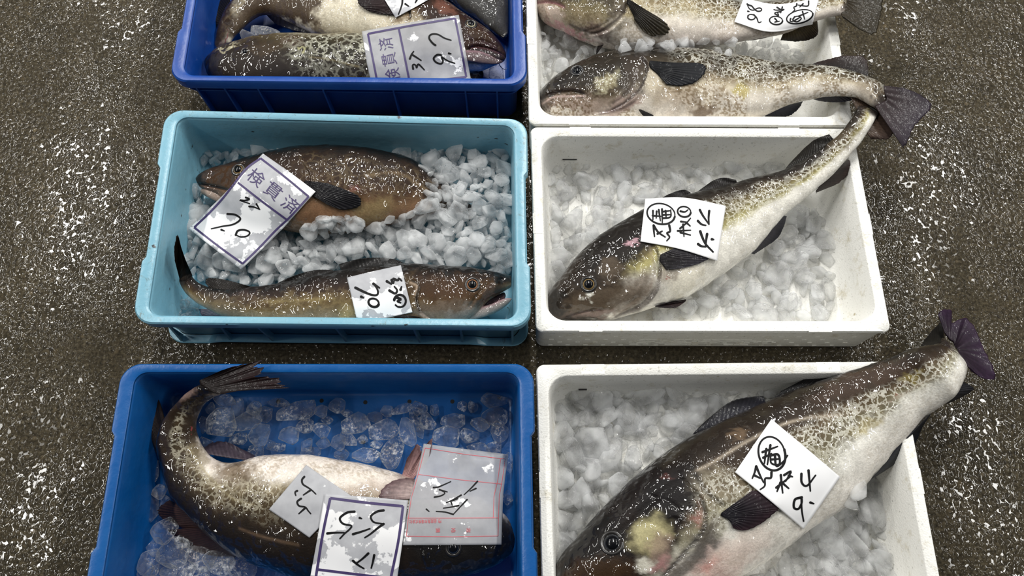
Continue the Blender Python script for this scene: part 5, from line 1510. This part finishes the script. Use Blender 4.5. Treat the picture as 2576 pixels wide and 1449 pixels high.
t.strokes('R3', [[(580, 640), (625, 645), (655, 670), (615, 700), (550, 712), (487, 726)], [(545, 732), (562, 738)], [(628, 762), (640, 738), (675, 732), (708, 745), (698, 766), (660, 773), (628, 762)]], 4.6, M['ink'])
# light blue crate, small square tag
t = Paper(['sky', 'bed_sky'], [[(245, 595), (560, 520), (875, 450)], [(375, 1150), (700, 1070), (1010, 1000)]], 'a8', P_wet[0], 'small square paper tag reading 7.0 on the lower cod in the light blue crate', stiff=80)
t.strokes('a8', [[(345, 715), (470, 775), (555, 802), (603, 792), (603, 740), (562, 672)], [(555, 668), (585, 690), (625, 716)], [(412, 820), (440, 832)], ell(557, 890, 62, 48, 20), [(742, 748), (808, 782), (832, 745), (800, 702)], [(872, 738), (884, 704)],
                 [(712, 640), (765, 672)], [(768, 625), (782, 668), (795, 640)], [(790, 612), (842, 628), (850, 604), (885, 634)], ell(865, 870, 68, 72, 0, 190, 500), [(828, 830), (878, 850), (832, 872), (872, 890)]], 6.0, M['ink'])

# middle foam box tag
t = Paper(['w2'], [[(745, 490), (990, 485), (1243, 535)], [(715, 755), (950, 800), (1190, 875)]], 'R4', P_wet[3], 'white paper tag with circled writing on the slanting cod in the middle foam box', stiff=140)
t.strokes('R4', [ell(842, 585, 87, 63, 12), [(790, 596), (840, 600)], [(792, 566), (792, 622)], [(815, 570), (812, 612)], [(828, 560), (838, 628)], [(848, 556), (850, 640)], [(850, 572), (895, 566)], [(852, 592), (898, 590)], [(870, 566), (874, 612)], [(852, 612), (900, 604), (902, 560)],
                 ell(985, 572, 41, 32, 10), [(962, 569), (990, 573), (1008, 560)], [(965, 632), (1000, 636)], [(945, 690), (1025, 686)], [(960, 675), (1000, 640), (1024, 612)], [(978, 650), (984, 725)], [(1000, 640), (1022, 660)], [(962, 700), (1024, 716)]], 4.6, M['ink'])
t.strokes('b1', [[(1505, 1240), (1508, 1300), (1516, 1370)], [(1505, 1240), (1560, 1320), (1640, 1376)], [(1552, 1338), (1605, 1308)], [(1688, 1240), (1698, 1310), (1660, 1330), (1692, 1376), (1660, 1420)], [(2045, 1060), (2080, 1125), (2148, 1222)], [(2155, 1072), (2148, 1150), (2152, 1228)], [(2022, 1188), (2065, 1228), (2115, 1240)]], 5.4, M['ink'])
t.strokes('b3', [[(2050, 10), (2075, 80), (2115, 160), (2200, 250)], [(2130, 42), (2118, 120), (2112, 188)], [(2025, 158), (2060, 182), (2115, 190)], [(2186, 102), (2206, 106)]], 6.0, M['ink'])

# nearest foam box tag
t = Paper(['w3'], [[(1300, 605), (1480, 755), (1668, 915)], [(1105, 890), (1290, 1040), (1472, 1195)]], 'R6', P_wet[3], 'white paper tag reading 9.4 on the largest cod in the nearest foam box', stiff=140)
t.strokes('R6', [ell(1302, 790, 70, 92, -18), [(1252, 782), (1332, 752)], [(1272, 765), (1262, 842)], [(1294, 745), (1278, 848)], [(1256, 812), (1300, 790)], [(1294, 800), (1336, 796), (1342, 846), (1300, 842), (1294, 800)], [(1318, 795), (1326, 856), (1362, 834), (1386, 800)], [(1296, 822), (1342, 818)],
                 [(1218, 858), (1210, 890), (1197, 922)], [(1218, 858), (1238, 905), (1258, 945)], [(1206, 905), (1240, 922)], [(1300, 890), (1296, 920), (1266, 924), (1264, 962), (1240, 982)], [(1326, 972), (1402, 912)], [(1350, 905), (1354, 950), (1360, 1000)], [(1348, 945), (1330, 992)], [(1356, 945), (1392, 976)], [(1368, 905), (1404, 886), (1376, 938)], [(1392, 908), (1412, 914)],
                 [(1460, 898), (1462, 945), (1490, 962), (1536, 906)], [(1498, 880), (1508, 990)], [(1462, 1024), (1426, 1036), (1420, 1078), (1444, 1086), (1462, 1052), (1460, 1024), (1462, 1090), (1472, 1152)], [(1508, 1052), (1526, 1058)]], 5.6, M['ink'])

# back foam box tag
t = Paper(['w1'], [[(285, -20), (630, 42), (1048, -25)], [(190, 222), (560, 322), (982, 246)]], 'a4', P_wet[3], 'white paper tag reading 8.6 on the upper cod in the back foam box', stiff=200)
t.strokes('a4', [[(320, 42), (336, 52), (366, 62), (388, 88), (422, 114), (456, 112), (467, 96), (450, 82), (420, 86), (386, 104), (350, 96), (330, 70), (320, 42)], [(326, 114), (340, 118)], [(330, 158), (326, 182), (350, 200), (386, 196), (402, 172), (386, 152), (350, 147), (330, 158)], [(386, 150), (418, 184), (434, 228), (462, 222)], [(622, 76), (680, 108)], [(655, 120), (600, 128)], [(690, 98), (620, 104), (590, 98)], [(676, 72), (660, 132)], [(600, 140), (640, 158), (625, 128)],
                 ell(612, 208, 66, 42, 5), [(600, 188), (622, 214), (592, 226), (645, 216)], ell(852, 170, 136, 66, -14), [(880, 118), (902, 196)], [(840, 165), (935, 126)], [(800, 172), (782, 205), (825, 222), (868, 188), (835, 165), (800, 172)], [(805, 205), (850, 180)], [(760, 190), (755, 215), (780, 222)], [(942, 12), (932, 62), (835, 52)], [(885, 40), (852, 72)], [(822, 40), (818, 62), (790, 76), (802, 100), (775, 126)]], 3.6, M['ink'])

# navy crate tags
t = Paper(['nav'], [[(390, -60), (590, -200), (800, -330)], [(555, 215), (755, 108), (962, -8)]], 'a2', P_wet[0], 'pale paper tag cut by the top edge of the photo in the navy crate', stiff=120)
t.strokes('a2', [[(640, 0), (632, 65), (592, 175)], [(675, 50), (715, 76)], [(815, 0), (795, 36)]], 4.5, M['ink'])
t = Paper(['nav'], [[(145, 380), (730, 272), (1325, 180)], [(205, 760), (800, 680), (1400, 590)], [(278, 1090), (860, 1020), (1480, 1005)]], 'a2', P_wet[4], 'framed wet paper tag reading 9.7 across two cod in the navy crate', stiff=140)
t.strokes('a2', [[(220, 412), (750, 312), (1280, 224)], [(1280, 224), (1350, 580), (1415, 935)], [(1415, 935), (1205, 960), (860, 1010), (350, 1075)], [(350, 1075), (285, 745), (220, 412)], [(595, 350), (660, 660), (730, 1010)]], FR, M['print'], 'printed_frame', taper=False)
t.glyphs([(c_, (530 + 92 - k * 42, 965 - k * 188), (-26, -150), (-175, 38)) for k, c_ in enumerate('検貫済')], M['print'], view='a2')
t.strokes('a2', [[(1040, 550), (1008, 528), (966, 472), (974, 430), (1020, 414), (1080, 424), (1150, 464), (1230, 490)], [(1203, 650), (1229, 655)], [(1108, 672), (1060, 668), (1018, 712), (1048, 758), (1110, 776), (1132, 742), (1112, 690), (1150, 715), (1200, 745), (1275, 770)],
                 [(770, 838), (765, 792), (792, 786), (812, 820)], [(812, 820), (830, 782), (860, 802), (905, 850)], [(730, 715), (750, 664), (776, 626)], [(752, 662), (810, 698), (866, 735)]], 4.6, M['ink'])

# mid blue crate: slip first, then small tag and big tag over it
t = Paper(['blu', 'bed_blu'], [[(1150, 108), (1580, 165), (2008, 218)], [(1085, 400), (1530, 420), (1975, 450)], [(1010, 665), (1480, 640), (1955, 640)], [(965, 910), (1460, 890), (1945, 885)], [(938, 1137), (1440, 1135), (1938, 1130)]], 'b8', M['slip'], 'thin wet paper slip with red printing over the curled cod head', stiff=110, name='paper_slip')
t.strokes('b8', [[(1165, 152), (1575, 218), (1975, 265)], [(1165, 152), (1100, 400), (1025, 660), (996, 860), (975, 1046)], [(975, 1046), (1440, 1052), (1903, 1044)], [(1975, 265), (1945, 480), (1915, 640), (1908, 850), (1903, 1044)], [(1930, 258), (1900, 480), (1862, 640), (1856, 860)], [(1095, 420), (1520, 475), (1945, 518)], [(985, 862), (1440, 862), (1905, 860)]], 1.3, M['red'], 'printed_frame', taper=False, smooth=False)
t.glyphs([('函館魚市場株式会社', (1280, 872), (-275, 6), (0, 42)), ('市', (1330, 870), (-36, 0), (2, 48)), ('荷', (1628, 962), (-46, 2), (0, 46)), ('受', (1474, 962), (-46, 2), (0, 46)), ('票', (1318, 960), (-46, 2), (0, 46))], M['red'], view='b8')
t.strokes('b8', [[(1250, 553), (1305, 545), (1425, 493)], [(1310, 575), (1390, 597)], [(1260, 650), (1330, 635), (1365, 606), (1320, 578)], [(1695, 490), (1630, 560), (1560, 625)], [(1680, 562), (1620, 590)], [(1530, 630), (1450, 675), (1380, 707)], [(1425, 690), (1440, 733)], [(1490, 665), (1440, 690)], [(1590, 675), (1515, 755), (1450, 825)], [(1450, 825), (1370, 802), (1278, 795)], [(1505, 735), (1430, 750), (1350, 762)], [(1178, 772), (1205, 795)]], 3.6, M['ink'])
t = Paper(['blu', 'bed_blu'], [[(1245, 610), (1360, 690), (1490, 778)], [(1040, 855), (1150, 930), (1262, 1010)]], 'R5', P_wet[1], 'soaked paper tag reading 5.5, half under the framed tag in the mid blue crate', stiff=80)
t.strokes('R5', [[(1235, 675), (1222, 692), (1227, 716), (1256, 735), (1277, 750), (1298, 770)], [(1270, 748), (1230, 775)], [(1196, 752), (1184, 760), (1188, 778)], [(1217, 795), (1196, 812), (1206, 835), (1240, 842), (1256, 862), (1270, 878)], [(1238, 848), (1205, 878)]], 4.6, M['ink'])
t = Paper(['blu', 'bed_blu'], [[(1348, 768), (1575, 785), (1805, 805)], [(1305, 1020), (1540, 1035), (1776, 1020)], [(1255, 1290), (1490, 1310), (1735, 1300)]], 'R5', P_wet[2], 'large framed paper tag reading 5.5 in the middle of the curled cod', stiff=120, gap=.004)
t.strokes('b8', [[(205, 660), (560, 705), (942, 742)], [(942, 742), (895, 1090), (822, 1449), (800, 1560)], [(205, 660), (130, 1020), (72, 1380), (40, 1560)], [(72, 1382), (440, 1428), (830, 1475)]], 6.5, M['print'], 'printed_frame', taper=False)
t.strokes('b8', [[(450, 797), (380, 805), (312, 850), (305, 885), (340, 922), (418, 940), (400, 976), (350, 1020), (303, 1070)], [(175, 1018), (260, 1010), (345, 1010)], [(503, 861), (522, 867)], [(745, 784), (680, 796), (620, 838), (620, 872), (652, 906), (745, 922)], [(745, 922), (690, 960), (610, 1025), (555, 1060)], [(435, 1025), (520, 1000), (606, 970)], [(590, 1220), (530, 1275), (470, 1320)], [(435, 1295), (490, 1340), (545, 1373)], [(650, 1237), (638, 1300), (620, 1368)]], 5.4, M['ink'])
